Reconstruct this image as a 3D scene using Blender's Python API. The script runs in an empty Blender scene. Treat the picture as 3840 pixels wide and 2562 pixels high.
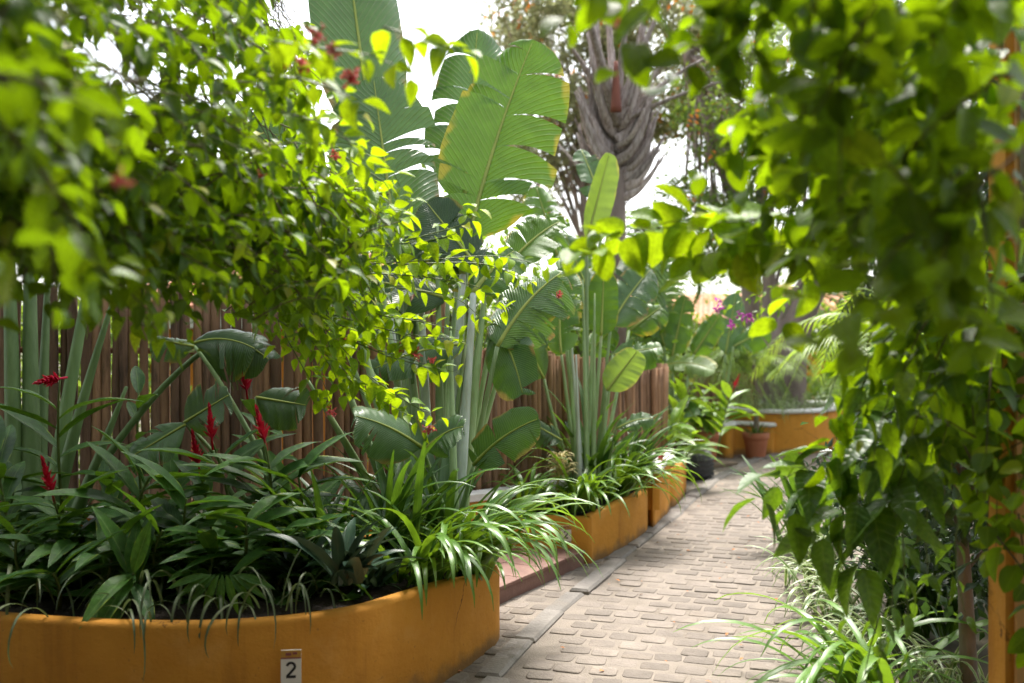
import bpy, math, random
import numpy as np
from mathutils import Vector, Matrix

# ------------------------------------------------------------------ camera, world, sun, exposure
scene = bpy.context.scene
COL = scene.collection
CAM_H = 1.56
FPX = 3733.0            # focal length in pixels of the 3840 px wide photograph (35 mm lens)
cam_data = bpy.data.cameras.new("camera")
cam_data.lens = 35.0
cam_data.sensor_width = 36.0
cam_data.clip_start = 0.05
cam_data.clip_end = 600.0
cam_data.dof.use_dof = True
cam_data.dof.focus_distance = 5.1
cam_data.dof.aperture_fstop = 1.5
cam_data.dof.aperture_blades = 0
cam = bpy.data.objects.new("camera", cam_data)
COL.objects.link(cam)
cam.location = (0, 0, CAM_H)
cam.rotation_euler = (math.radians(90), 0, 0)
scene.camera = cam

SUN_EL, SUN_AZ = math.radians(58), math.radians(12)     # azimuth measured from +Y towards +X
world = bpy.data.worlds.new("World")
scene.world = world
world.use_nodes = True
wn, wl = world.node_tree.nodes, world.node_tree.links
wn.clear()
w_out = wn.new('ShaderNodeOutputWorld')
w_bg = wn.new('ShaderNodeBackground')
w_bg.inputs['Strength'].default_value = 0.085
w_sky = wn.new('ShaderNodeTexSky')
w_sky.sky_type = 'NISHITA'
w_sky.sun_disc = False
w_sky.sun_elevation = SUN_EL
w_sky.sun_rotation = SUN_AZ
w_sky.air_density = 1.0
w_sky.dust_density = 3.0
w_sky.ozone_density = 1.0
w_hsv = wn.new('ShaderNodeHueSaturation')     # thin overcast: the sky keeps its brightness but loses most blue
w_hsv.inputs['Saturation'].default_value = 0.30
w_hsv.inputs['Value'].default_value = 1.0
wl.new(w_sky.outputs['Color'], w_hsv.inputs['Color'])
wl.new(w_hsv.outputs['Color'], w_bg.inputs['Color'])
wl.new(w_bg.outputs['Background'], w_out.inputs['Surface'])

sun_data = bpy.data.lights.new("sun", 'SUN')
sun_data.energy = 1.5
sun_data.angle = math.radians(14)
sun_data.color = (1.0, 0.95, 0.86)
sun = bpy.data.objects.new("sun", sun_data)
COL.objects.link(sun)
_s = Vector((math.sin(SUN_AZ) * math.cos(SUN_EL), math.cos(SUN_AZ) * math.cos(SUN_EL), math.sin(SUN_EL)))
sun.rotation_euler = (-_s).to_track_quat('-Z', 'Y').to_euler()

scene.view_settings.view_transform = 'Standard'
scene.view_settings.look = 'None'
scene.view_settings.gamma = 1.0
scene.view_settings.use_curve_mapping = False
scene.view_settings.exposure = 2.6
scene.render.engine = 'CYCLES'
scene.cycles.use_denoising = True
scene.cycles.max_bounces = 10
scene.cycles.diffuse_bounces = 5
scene.cycles.transmission_bounces = 6
scene.cycles.transparent_max_bounces = 8
scene.cycles.caustics_reflective = False
scene.cycles.caustics_refractive = False

# ------------------------------------------------------------------ helpers
RNG = np.random.default_rng(11)
UP = np.array((0.0, 0.0, 1.0))

def A(*p):
    return np.array(p if len(p) > 1 else p[0], dtype=float)

def P(u, v, d):
    """a point of the place, from a direction in the photograph and its distance along the view"""
    return A((u - 1920) / FPX * d, d, CAM_H - (v - 1281) / FPX * d)

def G(u, v, z=0.0):
    d = (CAM_H - z) * FPX / (v - 1281)
    return P(u, v, d)

def unit(v):
    v = np.asarray(v, float)
    return v / (np.linalg.norm(v) + 1e-9)

def frame(y, z):
    """rotation whose columns are X, Y (along y) and Z (near z)"""
    y = unit(y)
    x = np.cross(y, z)
    if np.linalg.norm(x) < 1e-4:
        x = np.cross(y, (0.3, 1, 0.2))
    x = unit(x)
    return np.stack([x, y, np.cross(x, y)], axis=1)

def spline(pts, n):
    """Catmull-Rom through pts, n samples"""
    p = np.asarray(pts, float)
    if len(p) == 2:
        return p[0] + (p[1] - p[0]) * np.linspace(0, 1, n)[:, None]
    q = np.vstack([2 * p[0] - p[1], p, 2 * p[-1] - p[-2]])
    out = []
    for x in np.linspace(0, len(p) - 1, n):
        i = min(int(x), len(p) - 2)
        t = x - i
        a, b, c, d = q[i], q[i + 1], q[i + 2], q[i + 3]
        out.append(.5 * (2 * b + (c - a) * t + (2 * a - 5 * b + 4 * c - d) * t * t + (3 * b - a - 3 * c + d) * t ** 3))
    return np.array(out)

def resample(pts, step):
    p = spline(pts, max(30, len(pts) * 12))
    seg = np.linalg.norm(np.diff(p, axis=0), axis=1)
    s = np.concatenate([[0], np.cumsum(seg)])
    n = max(2, int(s[-1] / step) + 1)
    x = np.linspace(0, s[-1], n)
    return np.stack([np.interp(x, s, p[:, k]) for k in range(3)], axis=1)

def make_mesh(name, V, F, luv=None, rnd=None, smooth=True, mats=None, fmat=None):
    me = bpy.data.meshes.new(name)
    V = np.asarray(V, dtype=np.float32)
    if isinstance(F, np.ndarray) and F.ndim == 2:
        k = F.shape[1]
        me.vertices.add(len(V))
        me.vertices.foreach_set('co', V.ravel())
        me.loops.add(F.size)
        me.loops.foreach_set('vertex_index', F.astype(np.int32).ravel())
        me.polygons.add(len(F))
        me.polygons.foreach_set('loop_start', np.arange(0, F.size, k, dtype=np.int32))
        me.update(calc_edges=True)
    else:
        me.from_pydata([tuple(map(float, v)) for v in V], [], [tuple(int(i) for i in f) for f in F])
        me.update()
    if luv is not None:
        a = me.attributes.new('luv', 'FLOAT2', 'POINT')
        a.data.foreach_set('vector', np.asarray(luv, np.float32).ravel())
    if rnd is not None:
        a = me.attributes.new('rnd', 'FLOAT', 'POINT')
        a.data.foreach_set('value', np.asarray(rnd, np.float32).ravel())
    if smooth:
        me.polygons.foreach_set('use_smooth', np.ones(len(me.polygons), dtype=bool))
    if fmat is not None:
        me.polygons.foreach_set('material_index', np.asarray(fmat, np.int32))
    for m in (mats or []):
        me.materials.append(m)
    return me

def mk(name, me, parent=None, M=None, kind=None, label=None):
    o = bpy.data.objects.new(name, me)
    COL.objects.link(o)
    base = M if M is not None else Matrix.Identity(4)
    if parent is not None:
        o.parent = parent
        off = parent.get('_off')
        root = parent
        if root.type == 'EMPTY':
            base = Matrix.Translation(-Vector(root.location)) @ base
    o.matrix_basis = base
    if kind:
        o['kind'] = kind
    if label:
        o['label'] = label
    return o

def thing(name, label, cat, loc=(0, 0, 0), group=None):
    o = bpy.data.objects.new(name, None)
    o.empty_display_size = 0.1
    COL.objects.link(o)
    o.location = tuple(float(x) for x in loc)
    o['label'] = label
    o['category'] = cat
    if group:
        o['group'] = group
    return o

def tag(o, label, cat, group=None):
    o['label'] = label
    o['category'] = cat
    if group:
        o['group'] = group
    return o

class MB:
    """collects geometry for one mesh"""
    def __init__(self):
        self.V, self.F, self.L, self.R, self.n = [], [], [], [], 0
    def add(self, V, F, luv=None, rnd=0.0):
        V = np.asarray(V, float)
        self.V.append(V)
        for f in F:
            self.F.append(tuple(int(i) + self.n for i in f))
        self.L.append(np.zeros((len(V), 2)) if luv is None else np.asarray(luv, float))
        self.R.append(np.full(len(V), rnd))
        self.n += len(V)
    def tube(self, pts, r, sides=6, rnd=0.0, cap=True, flat=1.0, nrm=None):
        p = np.asarray(pts, float)
        n = len(p)
        r = np.broadcast_to(np.asarray(r, float), (n,)) if np.ndim(r) else np.full(n, r)
        T = np.gradient(p, axis=0)
        V, L = [], []
        ref = UP if nrm is None else np.asarray(nrm, float)
        if nrm is None and abs(unit(p[-1] - p[0])[2]) > .9:
            ref = A(0, 1, 0)
        for i in range(n):
            R = frame(T[i], ref)
            for k in range(sides):
                a = 2 * math.pi * k / sides
                V.append(p[i] + r[i] * (math.cos(a) * R[:, 0] + math.sin(a) * flat * R[:, 2]))
                L.append((i / (n - 1), math.cos(a)))
        F = []
        for i in range(n - 1):
            for k in range(sides):
                k2 = (k + 1) % sides
                F.append((i * sides + k, i * sides + k2, (i + 1) * sides + k2, (i + 1) * sides + k))
        if cap:
            F.append(tuple(range(sides))[::-1])
            F.append(tuple((n - 1) * sides + k for k in range(sides)))
        self.add(V, F, L, rnd)
    def box(self, c, s, rot=None, bev=0.0):
        x, y, z = np.asarray(s, float) / 2
        c = np.asarray(c, float)
        b = bev
        if b > 0:
            V = []
            for zz, ins in ((-z, b), (-z + b, 0), (z - b, 0), (z, b)):
                V += [(-x + ins, -y + ins, zz), (x - ins, -y + ins, zz), (x - ins, y - ins, zz), (-x + ins, y - ins, zz)]
            F = [(3, 2, 1, 0), (12, 13, 14, 15)]
            for l in range(3):
                for k in range(4):
                    k2 = (k + 1) % 4
                    F.append((l * 4 + k, l * 4 + k2, l * 4 + 4 + k2, l * 4 + 4 + k))
        else:
            V = [(-x, -y, -z), (x, -y, -z), (x, y, -z), (-x, y, -z), (-x, -y, z), (x, -y, z), (x, y, z), (-x, y, z)]
            F = [(3, 2, 1, 0), (4, 5, 6, 7), (0, 1, 5, 4), (1, 2, 6, 5), (2, 3, 7, 6), (3, 0, 4, 7)]
        V = np.array(V)
        if rot is not None:
            V = V @ np.asarray(rot).T
        self.add(V + c, F)
    def mesh(self, name, mat, smooth=True):
        return make_mesh(name, np.vstack(self.V), self.F, np.vstack(self.L), np.concatenate(self.R), smooth, [mat])
    def build(self, name, mat, parent=None, smooth=True, kind=None, label=None):
        return mk(name, self.mesh(name, mat, smooth), parent, None, kind, label)

def lathe(prof, sides=28, loc=(0, 0, 0)):
    V, F = [], []
    for (r, z) in prof:
        for k in range(sides):
            a = 2 * math.pi * k / sides
            V.append((r * math.cos(a), r * math.sin(a), z))
    for i in range(len(prof) - 1):
        for k in range(sides):
            k2 = (k + 1) % sides
            F.append((i * sides + k, i * sides + k2, (i + 1) * sides + k2, (i + 1) * sides + k))
    return np.array(V) + np.asarray(loc, float), F

# ------------------------------------------------------------------ materials
def new_mat(name):
    m = bpy.data.materials.new(name)
    m.use_nodes = True
    n, l = m.node_tree.nodes, m.node_tree.links
    n.clear()
    out = n.new('ShaderNodeOutputMaterial')
    return m, n, l, out

def c4(c):
    return (c[0], c[1], c[2], 1.0)

def math_node(n, l, op, a, b=None, clamp=False):
    m = n.new('ShaderNodeMath')
    m.operation = op
    m.use_clamp = clamp
    for i, x in enumerate((a, b)):
        if x is None:
            continue
        if isinstance(x, (int, float)):
            m.inputs[i].default_value = x
        else:
            l.new(x, m.inputs[i])
    return m.outputs[0]

def mix_col(n, l, fac, a, b, mode='MIX'):
    m = n.new('ShaderNodeMix')
    m.data_type = 'RGBA'
    m.blend_type = mode
    for sock, x in ((m.inputs[0], fac), (m.inputs[6], a), (m.inputs[7], b)):
        if isinstance(x, (int, float)):
            sock.default_value = x
        elif isinstance(x, tuple):
            sock.default_value = c4(x)
        else:
            l.new(x, sock)
    return m.outputs[2]

def leaf_mat(name, ca, cb, tc, trans=0.45, rough=0.42, rib=(0.25, 0.35, 0.08), ribw=0.05, veins=14.0, vein_amt=0.35,
             stripe=None, edge=None, spec=0.45, slant=0.6, bump=0.25, cc=None, blotch=0.25):
    """thin leaf: waxy front, light passing through; colour varies leaf by leaf"""
    m, n, l, out = new_mat(name)
    at = n.new('ShaderNodeAttribute'); at.attribute_name = 'luv'
    sep = n.new('ShaderNodeSeparateXYZ')
    l.new(at.outputs['Vector'], sep.inputs[0])
    t, s = sep.outputs[0], sep.outputs[1]
    sa = math_node(n, l, 'ABSOLUTE', s)
    ar = n.new('ShaderNodeAttribute'); ar.attribute_name = 'rnd'
    oi = n.new('ShaderNodeObjectInfo')
    r = math_node(n, l, 'FRACT', math_node(n, l, 'ADD', oi.outputs['Random'], math_node(n, l, 'MULTIPLY', ar.outputs['Fac'], 7.13)))
    base = mix_col(n, l, r, ca, cb)
    if cc is not None:     # a few leaves yellowed or pale
        sel = n.new('ShaderNodeMapRange'); sel.interpolation_type = 'SMOOTHSTEP'
        l.new(r, sel.inputs[0]); sel.inputs[1].default_value = .88; sel.inputs[2].default_value = .97
        base = mix_col(n, l, sel.outputs[0], base, cc)
    # blotches
    tx = n.new('ShaderNodeTexCoord')
    nz = n.new('ShaderNodeTexNoise'); nz.inputs['Scale'].default_value = 9.0; nz.inputs['Detail'].default_value = 3
    l.new(tx.outputs['Object'], nz.inputs['Vector'])
    bl = n.new('ShaderNodeMapRange'); l.new(nz.outputs['Fac'], bl.inputs[0])
    bl.inputs[1].default_value = .35; bl.inputs[2].default_value = .7; bl.inputs[3].default_value = 1 - blotch; bl.inputs[4].default_value = 1 + blotch
    base = mix_col(n, l, 1.0, base, bl.outputs[0], 'MULTIPLY')
    # veins
    ph = math_node(n, l, 'MULTIPLY', math_node(n, l, 'SUBTRACT', t, math_node(n, l, 'MULTIPLY', sa, slant / max(veins, 1) * 2)), veins * 6.283)
    vs = math_node(n, l, 'POWER', math_node(n, l, 'ADD', math_node(n, l, 'MULTIPLY', math_node(n, l, 'SINE', ph), .5), .5), 6.0)
    base = mix_col(n, l, math_node(n, l, 'MULTIPLY', vs, vein_amt), base, rib)
    mr = n.new('ShaderNodeMapRange'); mr.interpolation_type = 'SMOOTHSTEP'
    l.new(sa, mr.inputs[0]); mr.inputs[1].default_value = ribw; mr.inputs[2].default_value = ribw * 2
    mr.inputs[3].default_value = .8; mr.inputs[4].default_value = 0
    base = mix_col(n, l, mr.outputs[0], base, rib)
    tcol = mix_col(n, l, r, tuple(x * .42 for x in tc), tc)
    tcol = mix_col(n, l, 1.0, tcol, bl.outputs[0], 'MULTIPLY')
    tcol = mix_col(n, l, math_node(n, l, 'MULTIPLY', vs, vein_amt * .6), tcol, tuple(x * .55 for x in tc))
    if stripe is not None:     # cream margins of a variegated leaf
        ms = n.new('ShaderNodeMapRange'); ms.interpolation_type = 'SMOOTHSTEP'
        l.new(sa, ms.inputs[0]); ms.inputs[1].default_value = .45; ms.inputs[2].default_value = .6
        base = mix_col(n, l, ms.outputs[0], base, stripe)
        tcol = mix_col(n, l, ms.outputs[0], tcol, stripe)
    if edge is not None:
        me_ = n.new('ShaderNodeMapRange'); me_.interpolation_type = 'SMOOTHSTEP'
        nz2 = n.new('ShaderNodeTexNoise'); nz2.inputs['Scale'].default_value = 5.0
        l.new(tx.outputs['Object'], nz2.inputs['Vector'])
        l.new(math_node(n, l, 'ADD', sa, math_node(n, l, 'MULTIPLY', math_node(n, l, 'SUBTRACT', nz2.outputs['Fac'], .5), 1.1)), me_.inputs[0])
        me_.inputs[1].default_value = .93; me_.inputs[2].default_value = 1.12
        base = mix_col(n, l, me_.outputs[0], base, edge)
        tcol = mix_col(n, l, me_.outputs[0], tcol, edge)
    pb = n.new('ShaderNodeBsdfPrincipled')
    l.new(base, pb.inputs['Base Color'])
    pb.inputs['Roughness'].default_value = rough
    pb.inputs['Specular IOR Level'].default_value = spec
    bp = n.new('ShaderNodeBump'); bp.inputs['Strength'].default_value = bump; bp.inputs['Distance'].default_value = .004
    hh = math_node(n, l, 'ADD', math_node(n, l, 'MULTIPLY', vs, -1.0), math_node(n, l, 'MULTIPLY', nz.outputs['Fac'], 2.0))
    l.new(hh, bp.inputs['Height'])
    l.new(bp.outputs[0], pb.inputs['Normal'])
    tr = n.new('ShaderNodeBsdfTranslucent')
    l.new(tcol, tr.inputs['Color'])
    mx = n.new('ShaderNodeMixShader')
    mx.inputs[0].default_value = trans
    l.new(pb.outputs[0], mx.inputs[1]); l.new(tr.outputs[0], mx.inputs[2])
    l.new(mx.outputs[0], out.inputs['Surface'])
    return m

def solid_mat(name, ca, cb=None, scale=6.0, rough=0.7, bump=0.2, bscale=40.0, stretch=(1, 1, 1), spec=0.3, per_obj=0.0, dirt=None, dirt_scale=2.0,
              dirt_amt=.6, coords='Object', detail=5.0, bdist=0.01):
    m, n, l, out = new_mat(name)
    cb = cb or ca
    tx = n.new('ShaderNodeTexCoord')
    mp = n.new('ShaderNodeMapping')
    mp.inputs['Scale'].default_value = stretch
    l.new(tx.outputs[coords], mp.inputs['Vector'])
    oi = n.new('ShaderNodeObjectInfo')
    cmb = n.new('ShaderNodeVectorMath'); cmb.operation = 'ADD'
    l.new(mp.outputs[0], cmb.inputs[0])
    mul = math_node(n, l, 'MULTIPLY', oi.outputs['Random'], 37.0)
    l.new(mul, cmb.inputs[1])
    vec = cmb.outputs[0]
    nz = n.new('ShaderNodeTexNoise'); nz.inputs['Scale'].default_value = scale; nz.inputs['Detail'].default_value = detail
    l.new(vec, nz.inputs['Vector'])
    rmp = n.new('ShaderNodeMapRange'); l.new(nz.outputs['Fac'], rmp.inputs[0])
    rmp.inputs[1].default_value = .3; rmp.inputs[2].default_value = .7
    base = mix_col(n, l, rmp.outputs[0], ca, cb)
    if dirt is not None:
        nd = n.new('ShaderNodeTexNoise'); nd.inputs['Scale'].default_value = dirt_scale; nd.inputs['Detail'].default_value = 8
        nd.inputs['Roughness'].default_value = .65
        l.new(vec, nd.inputs['Vector'])
        dm = n.new('ShaderNodeMapRange'); dm.interpolation_type = 'SMOOTHSTEP'
        l.new(nd.outputs['Fac'], dm.inputs[0]); dm.inputs[1].default_value = .5; dm.inputs[2].default_value = .72; dm.inputs[4].default_value = dirt_amt
        base = mix_col(n, l, dm.outputs[0], base, dirt)
    if per_obj:
        pv = n.new('ShaderNodeMapRange'); l.new(oi.outputs['Random'], pv.inputs[0])
        pv.inputs[3].default_value = 1 - per_obj; pv.inputs[4].default_value = 1 + per_obj
        base = mix_col(n, l, 1.0, base, pv.outputs[0], 'MULTIPLY')
    pb = n.new('ShaderNodeBsdfPrincipled')
    l.new(base, pb.inputs['Base Color'])
    pb.inputs['Roughness'].default_value = rough
    pb.inputs['Specular IOR Level'].default_value = spec
    nb = n.new('ShaderNodeTexNoise'); nb.inputs['Scale'].default_value = bscale; nb.inputs['Detail'].default_value = 6
    l.new(vec, nb.inputs['Vector'])
    bp = n.new('ShaderNodeBump'); bp.inputs['Strength'].default_value = bump; bp.inputs['Distance'].default_value = bdist
    l.new(nb.outputs['Fac'], bp.inputs['Height'])
    l.new(bp.outputs[0], pb.inputs['Normal'])
    l.new(pb.outputs[0], out.inputs['Surface'])
    return m

M = {}
M['ground'] = solid_mat('ground_soil', (.09, .07, .045), (.05, .06, .025), 1.5, .95, .5, 20)
M['mortar'] = solid_mat('sandy_joint', (.25, .212, .178), (.195, .165, .138), 5, .95, .6, 120, dirt=(.13, .105, .08), dirt_scale=1.6, dirt_amt=.7)
M['cobble'] = solid_mat('worn_cobble', (.205, .172, .146), (.15, .125, .106), 9, .85, .6, 60, per_obj=.2, dirt=(.24, .195, .155), dirt_scale=5, dirt_amt=.7)
M['kerb'] = solid_mat('grey_kerb_stone', (.215, .195, .178), (.15, .135, .122), 8, .85, .6, 50, per_obj=.15, dirt=(.3, .25, .2), dirt_scale=4, dirt_amt=.4)
def ochre_mat(name, ca, cb):
    m, n, l, out = new_mat(name)
    tx = n.new('ShaderNodeTexCoord')
    def noise(scale, stretch=(1, 1, 1), detail=6, rough=.6):
        mp = n.new('ShaderNodeMapping'); mp.inputs['Scale'].default_value = stretch
        l.new(tx.outputs['Object'], mp.inputs['Vector'])
        z = n.new('ShaderNodeTexNoise'); z.inputs['Scale'].default_value = scale; z.inputs['Detail'].default_value = detail; z.inputs['Roughness'].default_value = rough
        l.new(mp.outputs[0], z.inputs['Vector'])
        return z.outputs['Fac']
    def ramp(x, a, b, lo=0.0, hi=1.0):
        r = n.new('ShaderNodeMapRange'); r.interpolation_type = 'SMOOTHSTEP'
        l.new(x, r.inputs[0]); r.inputs[1].default_value = a; r.inputs[2].default_value = b; r.inputs[3].default_value = lo; r.inputs[4].default_value = hi
        return r.outputs[0]
    base = mix_col(n, l, ramp(noise(2.2), .3, .7), ca, cb)
    base = mix_col(n, l, ramp(noise(5.0), .52, .75, 0, .35), base, (.62, .33, .10))            # sun faded patches
    base = mix_col(n, l, ramp(noise(1.0, (7, 7, .7)), .52, .70, 0, .45), base, (.28, .11, .02))   # rain streaks
    base = mix_col(n, l, ramp(noise(38.0, detail=3), .66, .74, 0, .5), base, (.20, .10, .035))     # specks
    sep = n.new('ShaderNodeSeparateXYZ'); l.new(tx.outputs['Object'], sep.inputs[0])
    hz = math_node(n, l, 'ADD', sep.outputs[2], math_node(n, l, 'MULTIPLY', math_node(n, l, 'SUBTRACT', noise(6.0), .5), .22))
    base = mix_col(n, l, ramp(hz, .015, .10, .75, 0), base, (.16, .10, .05))                       # soil splash at the foot
    vo = n.new('ShaderNodeTexVoronoi'); vo.feature = 'DISTANCE_TO_EDGE'; vo.inputs['Scale'].default_value = 1.6
    wv = n.new('ShaderNodeVectorMath'); wv.operation = 'ADD'
    l.new(tx.outputs['Object'], wv.inputs[0]); l.new(math_node(n, l, 'MULTIPLY', noise(4.0), .25), wv.inputs[1])
    l.new(wv.outputs[0], vo.inputs['Vector'])
    base = mix_col(n, l, math_node(n, l, 'MULTIPLY', ramp(vo.outputs['Distance'], .002, .007, 1, 0), ramp(noise(1.3), .5, .6)), base, (.12, .05, .015))   # hairline cracks
    pb = n.new('ShaderNodeBsdfPrincipled')
    l.new(base, pb.inputs['Base Color']); pb.inputs['Roughness'].default_value = .82; pb.inputs['Specular IOR Level'].default_value = .2
    bp = n.new('ShaderNodeBump'); bp.inputs['Strength'].default_value = .55; bp.inputs['Distance'].default_value = .012
    l.new(math_node(n, l, 'ADD', math_node(n, l, 'MULTIPLY', noise(7.0, (1, 1, 1.6)), 1.6), math_node(n, l, 'MULTIPLY', noise(60.0), .35)), bp.inputs['Height'])
    l.new(bp.outputs[0], pb.inputs['Normal']); l.new(pb.outputs[0], out.inputs['Surface'])
    return m
M['ochre'] = ochre_mat('ochre_render', (.56, .25, .036), (.47, .20, .026))
M['ochre_far'] = solid_mat('orange_render', (.62, .22, .03), (.55, .19, .025), 2, .8, .2, 30)
M['peach'] = solid_mat('peach_lit_front', (.60, .33, .13), (.52, .28, .10), 3, .7, .2, 40)  # lighter than the ochre: the sunlit look of the column front
M['cap'] = solid_mat('white_cap_paint', (.74, .73, .72), (.64, .63, .61), 6, .6, .2, 40, dirt=(.42, .40, .36), dirt_scale=5, dirt_amt=.4)
M['soil'] = solid_mat('dark_soil', (.035, .024, .016), (.018, .013, .010), 14, .95, .9, 60, bdist=.03)
M['tile'] = solid_mat('red_floor_tile', (.215, .115, .09), (.165, .085, .068), 7, .55, .25, 50, per_obj=.12, dirt=(.3, .2, .15), dirt_scale=3, dirt_amt=.35)
M['post'] = solid_mat('brown_log', (.35, .195, .108), (.22, .122, .068), 5, .8, .8, 22, stretch=(4, 4, .7), per_obj=.32, dirt=(.075, .045, .03), dirt_scale=3.2, dirt_amt=.85, bdist=.012)
M['post_dark'] = solid_mat('dark_weathered_log', (.235, .135, .082), (.14, .082, .05), 5, .85, .8, 22, stretch=(4, 4, .7), per_obj=.35, dirt=(.05, .032, .025), dirt_scale=3, dirt_amt=.85, bdist=.012)
M['terracotta'] = solid_mat('terracotta', (.43, .155, .08), (.35, .12, .065), 6, .8, .3, 60, dirt=(.45, .28, .2), dirt_scale=4, dirt_amt=.4)
M['rooftile'] = solid_mat('clay_roof_tile', (.55, .25, .15), (.45, .2, .12), 6, .8, .3, 30, per_obj=.2)
M['rubber'] = solid_mat('dark_rubber', (.035, .036, .038), (.055, .055, .055), 9, .7, .3, 40)
M['plank'] = solid_mat('weathered_plank', (.22, .16, .12), (.15, .11, .08), 7, .85, .5, 40, stretch=(1, 6, 6))
M['bark'] = solid_mat('grey_brown_bark', (.21, .165, .135), (.13, .1, .08), 5, .9, .9, 14, stretch=(1, 1, .5), dirt=(.3, .25, .21), dirt_scale=2, bdist=.03)
M['bark_pale'] = solid_mat('pale_bark', (.30, .24, .20), (.2, .155, .13), 4, .85, .7, 12, stretch=(1, 1, .5), bdist=.02)
M['boot'] = solid_mat('grey_palm_boot', (.56, .49, .46), (.25, .19, .165), 6, .9, 1.0, 16, stretch=(9, 9, .9), per_obj=.42, dirt=(.16, .115, .09), dirt_scale=2.2, dirt_amt=.5, bdist=.03)
M['boot_red'] = solid_mat('red_brown_sheath', (.22, .075, .045), (.15, .05, .035), 6, .7, .5, 25, stretch=(2, 2, .5))
M['stem'] = solid_mat('green_stem', (.12, .17, .045), (.09, .12, .03), 12, .55, .2, 60)
M['stem_brown'] = solid_mat('brown_vine_stem', (.115, .075, .04), (.085, .09, .03), 10, .7, .4, 60)
M['petiole'] = solid_mat('pale_green_petiole', (.30, .40, .20), (.20, .29, .12), 5, .5, .25, 40, stretch=(6, 6, .6), per_obj=.18, dirt=(.30, .22, .10), dirt_scale=2.5, dirt_amt=.4)
M['petiole_white'] = solid_mat('powdery_petiole', (.56, .60, .54), (.38, .45, .36), 5, .6, .25, 40, stretch=(6, 6, .6), dirt=(.34, .22, .12), dirt_scale=2.5, dirt_amt=.35)
M['petiole_dark'] = solid_mat('deep_green_petiole', (.18, .27, .11), (.12, .19, .07), 5, .5, .25, 40, stretch=(6, 6, .6), per_obj=.15)
M['rib'] = solid_mat('yellow_green_midrib', (.32, .36, .08), (.24, .29, .06), 6, .5, .1, 40)
M['red'] = leaf_mat('red_bracts', (.60, .008, .035), (.50, .006, .05), (.75, .02, .05), .25, .4, rib=(.5, .02, .05), vein_amt=0, spec=.3)
M['pinkred'] = leaf_mat('pink_red_petals', (.50, .04, .07), (.66, .20, .20), (.8, .15, .14), .35, .5, rib=(.5, .02, .05), vein_amt=0)
M['magenta'] = leaf_mat('magenta_bracts', (.45, .05, .38), (.55, .10, .40), (.7, .1, .6), .4, .6, rib=(.5, .1, .4), vein_amt=0)
M['orange_fl'] = leaf_mat('orange_petals', (.75, .20, .03), (.80, .30, .05), (.95, .35, .05), .4, .6, rib=(.8, .3, .05), vein_amt=0)
M['cream_fl'] = leaf_mat('cream_flower_spikes', (.62, .55, .26), (.52, .42, .16), (.7, .6, .25), .25, .6, rib=(.6, .5, .2), vein_amt=0)
M['sign_white'] = solid_mat('sign_white', (.72, .69, .64), (.66, .63, .58), 6, .5, .05, 40)
M['sign_black'] = solid_mat('sign_black', (.02, .02, .02), None, 6, .5, .05, 40)
M['sign_red'] = solid_mat('sign_dull_red', (.25, .07, .06), (.2, .06, .08), 6, .5, .05, 40)
M['sign_yellow'] = solid_mat('sign_mustard', (.48, .27, .05), (.4, .2, .04), 30, .5, .05, 40)
M['sign_green'] = solid_mat('sign_green', (.16, .2, .06), (.3, .18, .08), 30, .5, .05, 40)

YG = (.46, .62, .015)
M['creeper'] = leaf_mat('creeper_leaf', (.018, .065, .008), (.07, .165, .012), (.42, .66, .005), .40, .42, rib=(.16, .25, .03), veins=7, vein_amt=.2, cc=(.30, .28, .02), spec=.22)
M['creeper_lit'] = leaf_mat('lit_creeper_leaf', (.10, .22, .012), (.19, .32, .016), (.55, .76, .008), .46, .45, rib=(.25, .36, .04), veins=7, vein_amt=.2, cc=(.42, .36, .03), spec=.2)  # paler lime copy of the creeper leaf, backlight put into its colour
M['creeper_dark'] = leaf_mat('creeper_leaf_shade', (.030, .075, .012), (.05, .11, .016), (.20, .36, .012), .36, .40, rib=(.10, .16, .03), veins=7, vein_amt=.2)
M['vine'] = leaf_mat('vine_leaf', (.022, .075, .010), (.08, .175, .014), (.46, .70, .005), .42, .42, rib=(.15, .22, .03), veins=7, vein_amt=.25, cc=(.34, .36, .03), spec=.22)
M['vine_low'] = leaf_mat('vine_leaf_low', (.045, .12, .014), (.075, .175, .02), (.26, .45, .015), .38, .38, rib=(.16, .25, .05), ribw=.03, veins=8, vein_amt=.45, bump=.5)
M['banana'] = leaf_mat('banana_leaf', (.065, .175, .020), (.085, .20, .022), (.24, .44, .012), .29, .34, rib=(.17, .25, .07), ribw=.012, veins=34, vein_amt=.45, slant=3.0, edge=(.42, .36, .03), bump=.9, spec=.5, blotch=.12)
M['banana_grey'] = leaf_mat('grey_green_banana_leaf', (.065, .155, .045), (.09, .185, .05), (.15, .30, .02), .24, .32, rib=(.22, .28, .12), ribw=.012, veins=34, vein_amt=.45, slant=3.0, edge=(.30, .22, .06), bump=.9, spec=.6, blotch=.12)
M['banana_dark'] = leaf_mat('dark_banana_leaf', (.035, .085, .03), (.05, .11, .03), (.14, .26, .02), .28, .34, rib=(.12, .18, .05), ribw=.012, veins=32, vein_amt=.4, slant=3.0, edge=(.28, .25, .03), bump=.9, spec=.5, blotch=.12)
M['banana_lime'] = leaf_mat('young_banana_leaf', (.16, .27, .06), (.20, .30, .06), (.40, .58, .06), .38, .36, rib=(.36, .42, .12), ribw=.02, veins=44, vein_amt=.25, slant=3.0, edge=(.45, .45, .08), bump=.4, blotch=.1)
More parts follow.
